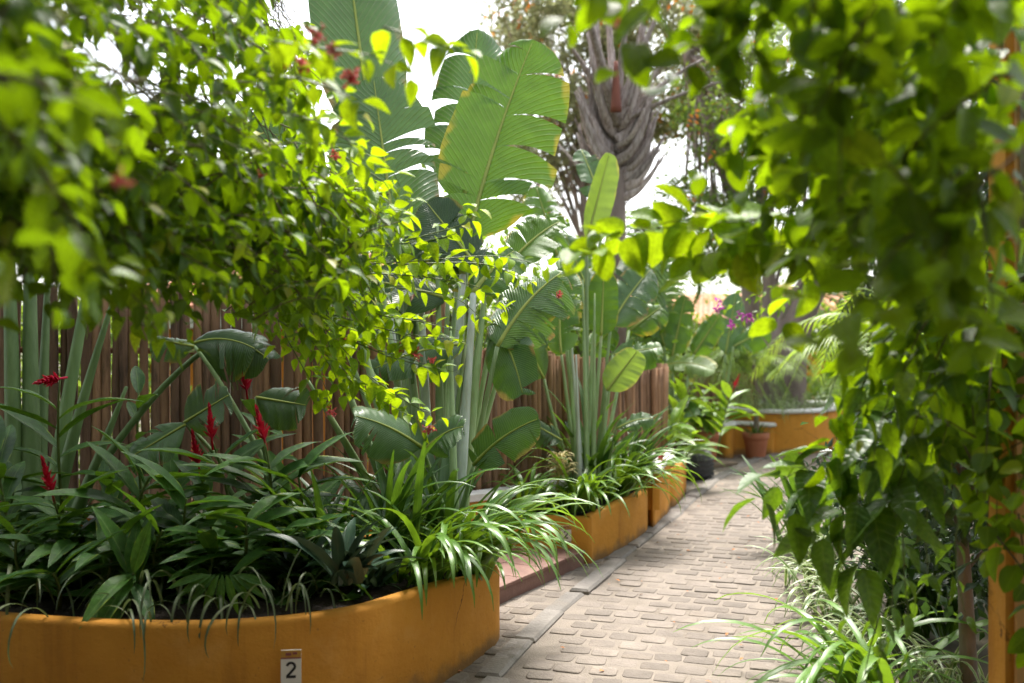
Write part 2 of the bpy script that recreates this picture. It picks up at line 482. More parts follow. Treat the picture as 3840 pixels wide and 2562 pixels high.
M['ginger'] = leaf_mat('ginger_leaf', (.03, .105, .018), (.065, .17, .026), (.18, .36, .015), .30, .42, rib=(.20, .30, .08), ribw=.025, veins=26, vein_amt=.16, slant=3.0, edge=(.30, .38, .03), bump=.45, spec=.28)
M['ginger_far'] = leaf_mat('bright_ginger_leaf', (.13, .28, .03), (.20, .36, .045), (.42, .64, .03), .38, .36, rib=(.28, .38, .08), ribw=.03, veins=20, vein_amt=.15, slant=2.0, edge=(.40, .44, .04))
M['lily'] = leaf_mat('strap_leaf', (.085, .20, .028), (.14, .28, .04), (.30, .50, .02), .34, .36, rib=(.13, .25, .04), ribw=.06, veins=3, vein_amt=0, spec=.45, bump=.1)
M['lily_dark'] = leaf_mat('dark_strap_leaf', (.04, .11, .025), (.07, .16, .03), (.18, .34, .02), .3, .36, rib=(.1, .18, .04), ribw=.06, veins=3, vein_amt=0, bump=.1)
M['varieg'] = leaf_mat('cream_edged_strap', (.09, .19, .05), (.12, .23, .06), (.26, .42, .06), .3, .4, rib=(.12, .2, .06), ribw=.05, veins=3, vein_amt=0, stripe=(.40, .44, .24), bump=.1)
M['spider'] = leaf_mat('grey_green_grass', (.06, .10, .04), (.12, .15, .07), (.18, .25, .08), .3, .5, rib=(.2, .22, .1), ribw=.1, veins=3, vein_amt=0, bump=.1)
M['rhoeo'] = leaf_mat('dark_green_rosette', (.02, .06, .035), (.035, .085, .045), (.06, .09, .04), .2, .36, rib=(.05, .09, .05), ribw=.05, veins=3, vein_amt=0, bump=.1, spec=.5)
M['bush'] = leaf_mat('bush_leaf', (.08, .19, .025), (.14, .27, .035), (.36, .56, .02), .42, .45, rib=(.15, .25, .05), veins=6, vein_amt=.1)
M['bush_dark'] = leaf_mat('dark_bush_leaf', (.025, .055, .030), (.045, .085, .04), (.10, .2, .03), .25, .34, rib=(.08, .12, .05), veins=6, vein_amt=.1, spec=.6)
M['olive'] = leaf_mat('olive_brown_leaf', (.24, .26, .12), (.34, .33, .19), (.50, .54, .24), .45, .6, rib=(.2, .2, .08), veins=5, vein_amt=.1)
M['fresh'] = leaf_mat('fresh_small_leaf', (.10, .19, .03), (.15, .25, .05), (.42, .58, .06), .45, .45, rib=(.2, .3, .06), veins=5, vein_amt=.1)
M['palm'] = leaf_mat('palm_leaflet', (.17, .31, .04), (.25, .40, .06), (.48, .66, .05), .40, .4, rib=(.28, .34, .08), ribw=.08, veins=3, vein_amt=0)
M['palm_grey'] = leaf_mat('grey_green_palm_leaflet', (.14, .25, .09), (.19, .31, .11), (.32, .48, .1), .3, .4, rib=(.2, .26, .12), ribw=.08, veins=3, vein_amt=0)
M['dry'] = solid_mat('dry_litter', (.20, .11, .05), (.10, .06, .035), 8, .9, .2, 40, per_obj=.3)
M['litter_orange'] = solid_mat('orange_litter', (.5, .2, .07), (.35, .14, .06), 8, .9, .2, 40)

# ------------------------------------------------------------------ leaf templates
def leaf_tpl(L=1.0, W=0.5, nseg=5, cols=1, shape='ovate', fold=0.12, curl=0.22, wave=0.0, twist=0.0, seed=0):
    """a leaf lying along +Y, its face up +Z; cols = cells on each side of the midrib"""
    rg = np.random.default_rng(seed + 100)
    t = np.linspace(0, 1, nseg + 1)
    if shape == 'ovate':
        w = np.sin(np.pi * t ** .72) ** .85 * (1 - .25 * t)
        w = w / w.max()
    elif shape == 'heart':
        w = (t + .02) ** .5 * (1 - t) ** .72
        w = w / w.max()
        w[0] = .16
    elif shape == 'lance':
        w = np.sin(np.pi * t ** .85) ** .8
    elif shape == 'strap':
        w = np.clip(t * 6 + .5, 0, 1) * np.clip((1 - t) * 3.2, 0, 1) ** .6
    w = np.maximum(w * W / 2, .004 * L)
    if shape != 'strap':
        w[-1] = .002 * L
        if shape != 'heart':
            w[0] = .012 * L
    ph = rg.random() * 6
    V, UV = [], []
    for i in range(nseg + 1):
        y = L * t[i]
        z0 = -curl * L * t[i] ** 2
        a = twist * t[i]
        for k in range(-cols, cols + 1):
            q = k / cols
            x = q * w[i]
            z = z0 + fold * abs(x) * 1.6 + wave * L * abs(q) * math.sin(t[i] * 17 + ph + (1.7 if k < 0 else 0))
            yy = y * (1 - .12 * curl * t[i])
            V.append((x * math.cos(a), yy, z + x * math.sin(a)))
            UV.append((t[i], q))
    c = 2 * cols + 1
    F = [(i * c + k, i * c + k + 1, (i + 1) * c + k + 1, (i + 1) * c + k) for i in range(nseg) for k in range(2 * cols)]
    return np.array(V), np.array(F), np.array(UV)

def tpl_mesh(name, tpl, mat):
    V, F, UV = tpl
    return make_mesh(name, V, F, UV, None, True, [mat])

def mat4(R, T, s=1.0):
    m = Matrix.Identity(4)
    for i in range(3):
        for j in range(3):
            m[i][j] = float(R[i, j] * (s[j] if np.ndim(s) else s))
        m[i][3] = float(T[i])
    return m

def cloud(name, tpl, mat, X, parent=None, kind='stuff'):
    """many leaves as one mesh; X = list of (R, T, s)"""
    if not X:
        return None
    V, F, UV = tpl
    R = np.array([x[0] for x in X]); T = np.array([x[1] for x in X]); S = np.array([x[2] for x in X])
    VV = np.einsum('mij,nj->mni', R, V) * S[:, None, None] + T[:, None, :]
    n = len(V)
    FF = F[None] + (np.arange(len(X)) * n)[:, None, None]
    me = make_mesh(name, VV.reshape(-1, 3), FF.reshape(-1, F.shape[1]), np.tile(UV, (len(X), 1)),
                   np.repeat(RNG.random(len(X)), n), True, [mat])
    return mk(name, me, parent, None, kind)

def in_frame(T, m=150):
    d = T[1]
    if d < .2:
        return False
    u = 1920 + T[0] / d * FPX
    v = 1281 - (T[2] - CAM_H) / d * FPX
    return -m < u < 3840 + m and -m < v < 2562 + m

def foliage(parent, X, tpls, mats, part='leaf', limit=300, rest='foliage'):
    """the leaves that show largest become parts, the rest one part of kind stuff. X = list of (R,T,s,mi)"""
    order = sorted(range(len(X)), key=lambda i: -(X[i][2] / max(X[i][1][1], .3) if in_frame(X[i][1]) else 0))
    big = set(order[:limit])
    meshes = [[tpl_mesh(part, tp, m) for tp in tpls] for m in mats]
    for i in sorted(big):
        R, T, s, mi = X[i]
        mk(part, meshes[mi][i % len(tpls)], parent, mat4(R, T, s))
    for mi, m in enumerate(mats):
        for ti, tp in enumerate(tpls):
            sub = [X[i][:3] for i in range(len(X)) if i not in big and X[i][3] == mi and i % len(tpls) == ti]
            if sub:
                pass
    rem = [i for i in range(len(X)) if i not in big]
    if rem:
        VV, FF, UU, RR, fm, n0 = [], [], [], [], [], 0
        for i in rem:
            R, T, s, mi = X[i]
            V, F, UV = tpls[i % len(tpls)]
            VV.append((V @ R.T) * s + T); FF.append(F + n0); UU.append(UV); RR.append(np.full(len(V), RNG.random())); fm += [mi] * len(F)
            n0 += len(V)
        me = make_mesh(rest, np.vstack(VV), np.vstack(FF), np.vstack(UU), np.concatenate(RR), True, mats, fm)
        mk(rest, me, parent, None, 'stuff')

# ------------------------------------------------------------------ setting: ground, paved path, kerb strip
mb = MB()
N = 40
gx = np.linspace(-150, 150, N); gy = np.linspace(-40, 260, N)
V = [(x, y, -.03) for y in gy for x in gx]
F = [(j * N + i, j * N + i + 1, (j + 1) * N + i + 1, (j + 1) * N + i) for j in range(N - 1) for i in range(N - 1)]
mb.add(V, F)
o = mb.build('ground', M['ground'], kind='structure')

# left edge line of the paving, where the kerb strip runs (curving away to the right)
EDGE = [(-1.62, 0.0, 0), (-1.0, 1.7, 0), (-.46, 3.3, 0), (-.06, 4.55, 0), (.36, 5.89, 0), (1.13, 7.99, 0), (1.54, 9.1, 0), (2.34, 11.2, 0), (3.05, 12.7, 0), (4.3, 14.6, 0), (6.2, 16.3, 0), (8.6, 17.6, 0)]
E = resample(EDGE, .05)
E_T = np.gradient(E, axis=0)
E_T = E_T / np.linalg.norm(E_T, axis=1)[:, None]
E_N = np.stack([E_T[:, 1], -E_T[:, 0], np.zeros(len(E))], axis=1)      # points to the right
E_S = np.concatenate([[0], np.cumsum(np.linalg.norm(np.diff(E, axis=0), axis=1))])

def edge_at(s):
    return (np.array([np.interp(s, E_S, E[:, k]) for k in range(3)]), unit([np.interp(s, E_S, E_T[:, k]) for k in range(3)]),
            unit([np.interp(s, E_S, E_N[:, k]) for k in range(3)]))

mb = MB()
V, F = [], []
idx = range(0, len(E), 4)
for i in idx:
    for w in (-1.6, -.8, 0, .8, 1.75):
        V.append(E[i] + E_N[i] * w + A(0, 0, .0))
n = len(list(idx))
F = [(j * 5 + k, j * 5 + k + 1, (j + 1) * 5 + k + 1, (j + 1) * 5 + k) for j in range(n - 1) for k in range(4)]
mb.add(V, F)
path = mb.build('path', M['mortar'], kind='structure')

def stone_mesh(rg, lx, ly, h):
    # worn setts: rounded plan, slightly domed
    prof = [(1.0, -.03), (1.0, h * .35), (.94, h * .8), (.80, h)]
    k = 12
    V, F = [], []
    rr = 1 + rg.normal(0, .03, k)
    for (q, z) in prof:
        for i in range(k):
            a = 2 * math.pi * (i + .5) / k
            c, s_ = math.cos(a), math.sin(a)
            e = .30
            x = abs(c) ** e * np.sign(c) * lx / 2 * rr[i]
            y = abs(s_) ** e * np.sign(s_) * ly / 2 * rr[i]
            if q < 1:
                x -= np.sign(x) * (1 - q) * .06; y -= np.sign(y) * (1 - q) * .06
            V.append((x, y, z))
    for l_ in range(len(prof) - 1):
        for i in range(k):
            F.append((l_ * k + i, l_ * k + (i + 1) % k, (l_ + 1) * k + (i + 1) % k, (l_ + 1) * k + i))
    F.append(tuple((len(prof) - 1) * k + i for i in range(k)))
    return np.array(V), F

rg = np.random.default_rng(5)
stone_var = []
for i in range(8):
    V, F = stone_mesh(rg, rg.uniform(.118, .152), rg.uniform(.105, .125), rg.uniform(.002, .006))
    stone_var.append((V, F, make_mesh('paving_stone', V, F, None, None, True, [M['cobble']])))
stones = []
s = 2.2
row = 0
while s < E_S[-1] - .3:
    p, t, nn = edge_at(s)
    off = -1.2 + (.5 if row % 2 else 0) * .16
    w = off
    while w < 1.7:
        if not (-.13 < w < .075):
            q = p + nn * w + t * rg.normal(0, .007)
            stones.append((q, math.atan2(nn[1], nn[0]) + rg.normal(0, .04), rg.integers(8), rg.uniform(.93, 1.04), rg.normal(0, .002)))
        w += .16 + rg.normal(0, .006)
    s += .145
    row += 1
def _vis(q):
    return in_frame(q[0], 60) and q[0][0] < .62 + q[0][1] * .26
order = sorted(range(len(stones)), key=lambda i: (0 if _vis(stones[i]) else 1, stones[i][0][1]))
for k, i in enumerate(order):
    q, a, vi, sc, dz = stones[i]
    if k < 300:
        m4 = Matrix.Translation((q[0], q[1], dz)) @ Matrix.Rotation(a, 4, 'Z') @ Matrix.Diagonal((sc, sc, 1, 1))
        mk('paving_stone', stone_var[vi][2], path, m4)
mb = MB()
for i in order[300:]:
    q, a, vi, sc, dz = stones[i]
    V = stone_var[vi][0].copy() * (sc, sc, 1)
    ca, sa_ = math.cos(a), math.sin(a)
    V = np.stack([V[:, 0] * ca - V[:, 1] * sa_ + q[0], V[:, 0] * sa_ + V[:, 1] * ca + q[1], V[:, 2] + dz], axis=1)
    mb.add(V, stone_var[vi][1], rnd=rg.random())
mb.build('paving_stones_beyond', M['cobble'], path, kind='stuff')

# kerb strip of long grey slabs, proud of the setts, some tilted
kerb = bpy.data.objects.new('kerb_strip', None)
COL.objects.link(kerb)
kerb['kind'] = 'structure'
s = 1.2
while s < 15.5:
    ln = rg.uniform(.42, .62)
    p, t, nn = edge_at(s + ln / 2)
    mb = MB()
    mb.box((0, 0, 0), (.125, ln - .008, .09), bev=.014)
    me = mb.mesh('kerb_slab', M['kerb'], smooth=False)
    wob = rg.normal(0, .016)
    far = max(0, s - 10) * .01
    m4 = Matrix.Translation(tuple(p - nn * (.045 + wob) + A(0, 0, -.022 + rg.normal(0, .005)))) @ Matrix.Rotation(math.atan2(-t[0], t[1]) + rg.normal(0, .02), 4, 'Z') @ Matrix.Rotation(rg.normal(0, .03), 4, 'Y')
    mk('kerb_slab', me, kerb, m4)
    s += ln

# ------------------------------------------------------------------ planters
def planter(name, label, pts, thick=.09, cap=None, soil_drop=.05, n=None, mat='ochre', smooth_pts=True, closed_n=110, z0=-.02, group=None):
    """pts: closed outline (x, y, height), counter-clockwise seen from above"""
    p = np.array(pts, float)
    if smooth_pts:
        q = np.vstack([p, p[:1]])
        per = np.vstack([p[-2:], p, p[:3]])
        out = []
        for i in range(len(p)):
            a, b, c, d = per[i + 1], per[i + 2], per[i + 3], per[i + 4]
            m = max(3, int(np.linalg.norm((c - b)[:2]) / .07))
            for t in np.linspace(0, 1, m, endpoint=False):
                out.append(.5 * (2 * b + (c - a) * t + (2 * a - 5 * b + 4 * c - d) * t * t + (3 * b - a - 3 * c + d) * t ** 3))
        p = np.array(out)
    n = len(p)
    T = np.roll(p, -1, 0) - np.roll(p, 1, 0)
    T[:, 2] = 0
    T /= np.linalg.norm(T, axis=1)[:, None]
    NO = np.stack([T[:, 1], -T[:, 0]], axis=1)       # outward for ccw
    root = thing(name, label, 'planter', (p[:, 0].mean(), p[:, 1].mean(), 0), group)
    wob = np.convolve(RNG.normal(0, 1, n + 20), np.ones(9) / 9, 'same')[10:-10] * .006
    prof = [(0, None), (.0, -.022), (-.007, -.006), (-.022, 0), (-thick + .022, 0), (-thick + .007, -.006), (-thick, -.022), (-thick, -.3)]
    V, F = [], []
    for (o_, dz) in prof:
        for i in range(n):
            z = z0 if dz is None else p[i, 2] + dz + wob[i] * .6
            x = p[i, :2] + NO[i] * (o_ + wob[i])
            V.append((x[0], x[1], z))
    for l_ in range(len(prof) - 1):
        for i in range(n):
            j = (i + 1) % n
            F.append((l_ * n + i, l_ * n + j, (l_ + 1) * n + j, (l_ + 1) * n + i))
    mb = MB(); mb.add(V, F)
    mb.build('wall', M[mat], root)
    if cap is not None:
        mb = MB()
        V, F = [], []
        for (o_, dz) in [(.012, .003), (.03, .012), (.034, .035), (.02, .055), (-.02, .062), (-thick - .0, .06), (-thick - .02, .045), (-thick - .02, .003)]:
            for i in range(n):
                x = p[i, :2] + NO[i] * (o_ + wob[i])
                V.append((x[0], x[1], p[i, 2] + dz + wob[i]))
        for l_ in range(7):
            for i in range(n):
                j = (i + 1) % n
                F.append((l_ * n + i, l_ * n + j, (l_ + 1) * n + j, (l_ + 1) * n + i))
        mb.add(V, F)
        mb.build('cap', M['cap'], root)
    # soil: bumpy sheet from the inner edge to the middle
    c = p[:, :2].mean(0)
    V, F = [], []
    rings = 7
    for r_ in range(rings):
        f = 1 - r_ / (rings - 1) * .98
        for i in range(n):
            x = c + (p[i, :2] - NO[i] * thick * .6 - c) * f
            V.append((x[0], x[1], p[i, 2] - soil_drop + RNG.normal(0, .008) + .03 * (1 - f)))
    for l_ in range(rings - 1):
        for i in range(n):
            j = (i + 1) % n
            F.append((l_ * n + i, l_ * n + j, (l_ + 1) * n + j, (l_ + 1) * n + i))
    F.append(tuple((rings - 1) * n + i for i in range(n)))
    mb = MB(); mb.add(V, F)
    mb.build('soil', M['soil'], root)
    return root

H1 = .46
pl1 = planter('curved_planter', 'long curved ochre planter in the foreground with ginger and lilies in it',
        [(-4.6, 5.1, H1), (-3.2, 4.35, H1), (-2.04, 3.98, H1), (-1.39, 3.87, H1), (-.97, 3.92, H1), (-.65, 4.08, H1), (-.47, 4.3, H1), (-.30, 4.58, .45),
         (-.15, 4.93, .40), (-.072, 5.18, .37), (-.12, 5.42, .37), (-.5, 5.85, .40), (-1.6, 5.95, .45), (-3.2, 5.75, H1)], .085)
mb = MB()   # crack running down the render of the big planter
pts = [A(-.655, 4.058, .40), A(-.640, 4.062, .33), A(-.645, 4.060, .22), A(-.638, 4.064, .12)]
pl2 = planter('corner_planter', 'angled ochre planter beside the red tiled step with lilies spilling over it',
        [(-.12, 7.08, .34), (.1, 6.99, .34), (.52, 6.98, .33), (.585, 7.05, .34), (.85, 7.5, .37), (1.12, 8.2, .36), (1.05, 8.75, .36), (.7, 8.45, .36), (.25, 7.75, .36)], .075)
pl3 = planter('capped_planter', 'tall ochre planter block with a white cap next to the corner planter',
        [(1.145, 8.3, .46), (1.2, 8.33, .46), (1.46, 9.22, .46), (1.42, 9.3, .46), (1.12, 9.3, .46), (1.02, 8.8, .46)], .07, cap=True)
pl4 = planter('narrow_planter', 'weathered ochre planter between the white capped block and the tyre pot',
        [(1.50, 9.36, .36), (1.78, 10.22, .36), (1.74, 10.32, .36), (1.3, 10.4, .36), (1.24, 9.5, .36)], .07)
pl5 = planter('far_planter', 'large curved ochre planter with a white cap at the bend of the path',
        [(3.30, 13.9, .56), (3.75, 13.75, .56), (4.3, 13.95, .56), (4.75, 14.5, .56), (5.1, 15.4, .56), (4.4, 16.0, .56), (3.4, 15.6, .56), (3.12, 14.5, .56)], .1, cap=True)
pl6 = planter('low_capped_planter', 'low ochre wall bed with a white cap behind the potted palm',
        [(2.80, 13.32, .40), (2.95, 13.30, .40), (3.1, 13.72, .40), (3.6, 13.7, .38), (3.5, 14.3, .38), (2.9, 14.2, .40)], .09, cap=True)

# low rendered wall with a white cap, along the foot of the fence
FENCE = [(-5.2, 6.3, 0), (-3.6, 6.12, 0), (-2.4, 6.2, 0), (-1.2, 6.55, 0), (-.5, 7.05, 0), (.0, 7.62, 0), (.55, 8.35, 0), (1.0, 9.15, 0), (1.36, 9.75, 0)]
def strip_wall(name, label, line, h0, h1, thick, cat, mat, capped=True):
    L = resample(line, .12)
    T = np.gradient(L, axis=0); T /= np.linalg.norm(T, axis=1)[:, None]
    NN = np.stack([T[:, 1], -T[:, 0], np.zeros(len(L))], axis=1)
    hh = np.linspace(h0, h1, len(L))
    root = thing(name, label, cat, L.mean(0) * A(1, 1, 0))
    def band(a, b, lo, hi, nm, m):
        V, F = [], []
        for i in range(len(L)):
            for (w, z) in ((b, lo[i]), (b, hi[i]), (a, hi[i]), (a, lo[i])):
                V.append(L[i] + NN[i] * w + A(0, 0, z))
        for i in range(len(L) - 1):
            for k in range(4):
                F.append((i * 4 + k, i * 4 + (k + 1) % 4, (i + 1) * 4 + (k + 1) % 4, (i + 1) * 4 + k))
        F.append((0, 1, 2, 3)); e = (len(L) - 1) * 4; F.append((e + 3, e + 2, e + 1, e))
        mb_ = MB(); mb_.add(V, F)
        mb_.build(nm, m, root, smooth=False)
    band(.07, .07 + thick, np.full(len(L), -.02), hh - .05, 'wall', M[mat])
    band(.055, .085 + thick, hh - .048, hh, 'cap', M['cap'])
    return root
strip_wall('low_wall', 'low orange wall with white cap at the foot of the log fence', FENCE[1:8], .58, .42, .14, 'wall', 'ochre')

# tiled steps between the two planters
st = thing('tiled_step', 'red brown tiled step between the curved planter and corner planter', 'step', (.1, 6.6, 0))
f0, f1 = A(-.10, 5.86, 0), A(.50, 6.93, 0)
dirx = unit(f1 - f0); diry = A(-dirx[1], dirx[0], 0)
Rst = np.stack([dirx, diry, UP], axis=1)
ln = np.linalg.norm(f1 - f0)
mb = MB(); mb.box(f0 + dirx * ln / 2 + diry * .45 + A(0, 0, .035), (ln, .90, .10), Rst, .004); mb.build('riser', M['tile'], st, False)
for i in range(4):
    for j in range(3):
        mb = MB()
        mb.box(f0 + dirx * (ln * (i + .5) / 4) + diry * (-.015 + .15 + j * .302) + A(0, 0, .099), (ln / 4 - .006, .296, .022), Rst, .003)
        mb.build('tile', M['tile'], st, False)
st2 = thing('upper_tiled_step', 'upper red tiled step leading up to the log fence', 'step', (-.3, 6.9, 0))
g0 = f0 + diry * .62 + dirx * .05
mb = MB(); mb.box(g0 + dirx * (ln / 2 - .05) + diry * .3 + A(0, 0, .165), (ln * .85, .60, .11), Rst, .004); mb.build('riser', M['tile'], st2, False)
for i in range(4):
    for j in range(2):
        mb = MB(); mb.box(g0 + dirx * (ln * .85 * (i + .5) / 4 + .02) + diry * (.135 + j * .302) + A(0, 0, .233), (ln * .85 / 4 - .006, .296, .02), Rst, .003); mb.build('tile', M['tile'], st2, False)

# number signs on the planters
def digit_two():
    """outline strokes of a bold 2 in a 1 x 1.4 cell"""
    pts = []
    for a in np.linspace(math.radians(170), math.radians(-40), 14):
        pts.append((.5 + .34 * math.cos(a), 1.0 + .32 * math.sin(a)))
    pts += [(.52, .52), (.16, .14)]
    return pts
def sign(name, label, c, nrm, w, h):
    nrm = unit(nrm)
    x = unit(np.cross(UP, nrm)); R = np.stack([x, -nrm, UP], axis=1)
    root = thing(name, label, 'sign', c)
    def plate(cx, cz, ww, hh, dep, nm, mat, out):
        mb_ = MB(); mb_.box(c + x * cx + UP * cz + nrm * out, (ww, dep, hh), R, .0008); return mb_.build(nm, M[mat], root, False)
    plate(0, 0, w, h, .006, 'plate', 'sign_white', .004)
    plate(0, h * .39, w * 1.0, h * .20, .003, 'header', 'sign_yellow', .0075)
    plate(0, h * .30, w * 1.0, h * .035, .003, 'header_line', 'sign_red', .0085)
    plate(-w * .12, h * .40, w * .28, h * .07, .003, 'emblem', 'sign_red', .0095)
    plate(w * .2, h * .42, w * .22, h * .06, .003, 'emblem', 'sign_red', .0095)
    plate(0, -h * .42, w * 1.0, h * .15, .003, 'footer', 'sign_green', .0075)
    d2 = digit_two()
    sc = h * .40 / 1.4
    mb_ = MB()
    P3 = lambda q: c + x * ((q[0] - .5) * sc) + UP * (q[1] * sc - h * .20 - 0.14 * sc * 0) + nrm * .0085
    th = .20 * sc
    L = np.array([P3(q) for q in d2])
    mb_.tube(spline(L, 30), th * .55, 6, flat=.12, nrm=nrm)
    mb_.tube(np.array([P3((.08, .10)), P3((.92, .10))]), th * .6, 6, flat=.12, nrm=nrm)
    mb_.build('numeral', M['sign_black'], root, False)
    return root
sign('number_sign', 'small number 2 sign plate on the front of the foreground planter', P(1092, 2510, 3.893), A(.12, -1, 0), .078, .155)
sign('small_sign', 'small pale sign plate on the corner planter behind lily leaves', P(2122, 2005, 6.975), A(-.0, -1, 0), .075, .13)

# ------------------------------------------------------------------ log fences
def fence(name, label, line, ztop, rmin, rmax, mats, rg, gap=.004, flat=(.75, 1.0)):
    L = resample(line, .01)
    S = np.concatenate([[0], np.cumsum(np.linalg.norm(np.diff(L, axis=0), axis=1))])
    root = thing(name, label, 'fence', L.mean(0) * A(1, 1, 0))
    s = 0
    while s < S[-1]:
        r = rg.uniform(rmin, rmax)
        s += r * .93
        p = A([np.interp(s, S, L[:, k]) for k in range(3)])
        f = s / S[-1]
        top = ztop(f) + rg.normal(0, .018)
        lean = rg.normal(0, .006, 2)
        z = np.linspace(0, top, 7)
        pts = np.stack([p[0] + lean[0] * z + rg.normal(0, .003, 7), p[1] + lean[1] * z + rg.normal(0, .003, 7), z - .02], axis=1)
        mb_ = MB()
        mb_.tube(pts, r * rg.uniform(.94, 1.02, 7), 9, rnd=rg.random())
        mb_.build('post', M[mats[int(rg.random() * len(mats))]], root)
        s += r * .93 + (rg.exponential(gap) if rg.random() < .6 else 0)
    # two rails at the back hold the posts
    for zf in (.28, .78):
        pts = resample(line, .3) + A(0, .06, 0)
        pts[:, 2] = [ztop(i / (len(pts) - 1)) * zf for i in range(len(pts))]
        mb_ = MB(); mb_.tube(pts, .022, 6); mb_.build('rail', M['post_dark'], root)
    return root
rgf = np.random.default_rng(8)
fence('log_fence', 'tall dark log fence behind the foreground planter', FENCE[:5], lambda f: 1.96 - .06 * f, .027, .038, ['post_dark', 'post', 'post_dark'], rgf, .005)
fence('short_log_fence', 'shorter brown log fence behind the corner planter', [(-.44, 7.12, 0)] + FENCE[5:], lambda f: 1.52 - .16 * f, .024, .034, ['post', 'post', 'post_dark'], rgf, .003)
fence('fence_end', 'bright end of the log fence turning away from the path', [(1.37, 9.66, 0), (1.5, 9.86, 0), (1.56, 10.2, 0), (1.5, 10.8, 0)], lambda f: 1.34 - .02 * f, .024, .032, ['post'], rgf, .002)
fence('far_log_fence', 'thin pole fence behind the potted palm', [(1.55, 11.2, 0), (1.9, 13.2, 0), (2.5, 14.3, 0), (3.2, 14.75, 0), (3.6, 14.75, 0)], lambda f: 1.18 - .05 * f, .024, .034, ['post', 'post_dark'], rgf, .004)

# ------------------------------------------------------------------ buildings behind the fence
def house(name, label, c, yaw, w, h, roof_over, slope, tiles):
    root = thing(name, label, 'building', c)
    ca, sa_ = math.cos(yaw), math.sin(yaw)
    R = np.array([[ca, -sa_, 0], [sa_, ca, 0], [0, 0, 1]])
    c = A(c)
    def B(loc, size, nm, mat, par=root, sm=False):
        mb_ = MB(); mb_.box(c + R @ A(loc), size, R, .01); return mb_.build(nm, M[mat], par, sm)
    B((0, 2, h / 2), (w, 4, h), 'wall', 'ochre_far')
    B((0, -.12, h - .12), (w + .3, .22, .24), 'fascia', 'cap')
    for x in np.arange(-w / 2 + 1, w / 2 - .6, 1.6):
        wd = B((x, -.02, h - 1.1), (.8, .06, 1.0), 'window', 'bark')
        B((x, -.06, h - 1.1), (.06, .05, 1.0), 'mullion', 'cap', wd)
    # barrel tiles
    mb_ = MB()
    run, rise = 2.6, slope * 2.6
    sheet = [c + R @ A(-w / 2 - .2, -roof_over, h + .02), c + R @ A(w / 2 + .2, -roof_over, h + .02), c + R @ A(w / 2 + .2, -roof_over + run, h + rise), c + R @ A(-w / 2 - .2, -roof_over + run, h + rise)]
    mb_.add(sheet + [q - UP * .04 for q in sheet], [(0, 1, 2, 3), (7, 6, 5, 4), (0, 4, 5, 1), (1, 5, 6, 2), (2, 6, 7, 3), (3, 7, 4, 0)])
    rf = mb_.build('roof', M['rooftile'], root, False)
    # one barrel tile mesh, shared
    V, F = [], []
    for j, (yy, rr) in enumerate(((0, .085), (.42, .07))):
        for k in range(7):
            a = math.pi * k / 6
            V.append((rr * math.cos(a), yy, rr * .8 * math.sin(a) + j * .42 * slope))
    F = [(k, k + 1, 7 + k + 1, 7 + k) for k in range(6)] + [tuple(range(7))]
    me = make_mesh('tile', V, F, None, None, False, [M['rooftile']])
    for ix in range(tiles[0]):
        for iy in range(tiles[1]):
            x = -w / 2 - .1 + ix * (w + .2) / max(1, tiles[0] - 1)
            y = -roof_over - .03 + iy * .36
            lp = c + R @ A(x, y, h + .035 + iy * .36 * slope)
            mk('tile', me, rf, mat4(R, lp))
    return root
house('tiled_house', 'orange house with a clay tiled roof behind the tall fence', (-2.75, 11.6, 0), math.radians(-4), 3.0, 1.95, .45, .32, (16, 6))
house('far_house', 'distant orange house with a clay roof and white eaves past the fence', (4.9, 24.5, 0), math.radians(-12), 6.0, 2.0, .6, .32, (24, 6))
house('right_house', 'orange house wall seen between palms right of the leaning tree', (9.2, 23.5, 0), math.radians(10), 5.0, 2.2, .5, .3, (14, 5))

# ochre gate column at the right edge with its lit front put into a peach colour
colm = thing('gate_column', 'ochre column with a front coloured peach as if lit at the right edge behind vines', 'column', (1.9, 3.4, 0))
mb = MB(); mb.box((1.93, 3.43, 1.7), (.52, .12, 3.4), None, .012); mb.build('shaft', M['ochre'], colm, False)
mb = MB(); mb.box((1.965, 3.362, 1.7), (.53, .02, 3.4), None, .006); mb.build('front_face', M['peach'], colm, False)
mb = MB(); mb.tube(np.array([(1.735, 3.325, 1.7), (1.735, 3.325, 3.4)]), .035, 10); mb.build('pole', M['bark_pale'], colm)

# unseen house added behind the viewer to block light from the front
gh = thing('light_block_house', 'unseen ochre house added behind the viewpoint with a deep roof to block light', 'building', (-.5, -3.2, 0))
mb = MB(); mb.box((-.5, -3.3, 1.75), (11.0, .25, 3.5), None, .01); mb.build('wall', M['ochre'], gh, False)
mb = MB(); mb.box((-.5, -1.25, 3.2), (11.4, 4.4, .12), None, .01); mb.build('light_block_roof', M['bark'], gh, False)
for x in (-3.2, 2.2):
    mb = MB(); mb.box((x, -3.16, 1.5), (1.1, .06, 1.2), None, .01); w_ = mb.build('window', M['bark'], gh, False)
    mb = MB(); mb.box((x, -3.12, 1.5), (.07, .05, 1.2), None, .01); mb.build('mullion', M['cap'], w_, False)

# ------------------------------------------------------------------ big-leaved plants
def bez(a, b, c, n):
    t = np.linspace(0, 1, n)[:, None]
    return (1 - t) ** 2 * a + 2 * t * (1 - t) * b + t ** 2 * c

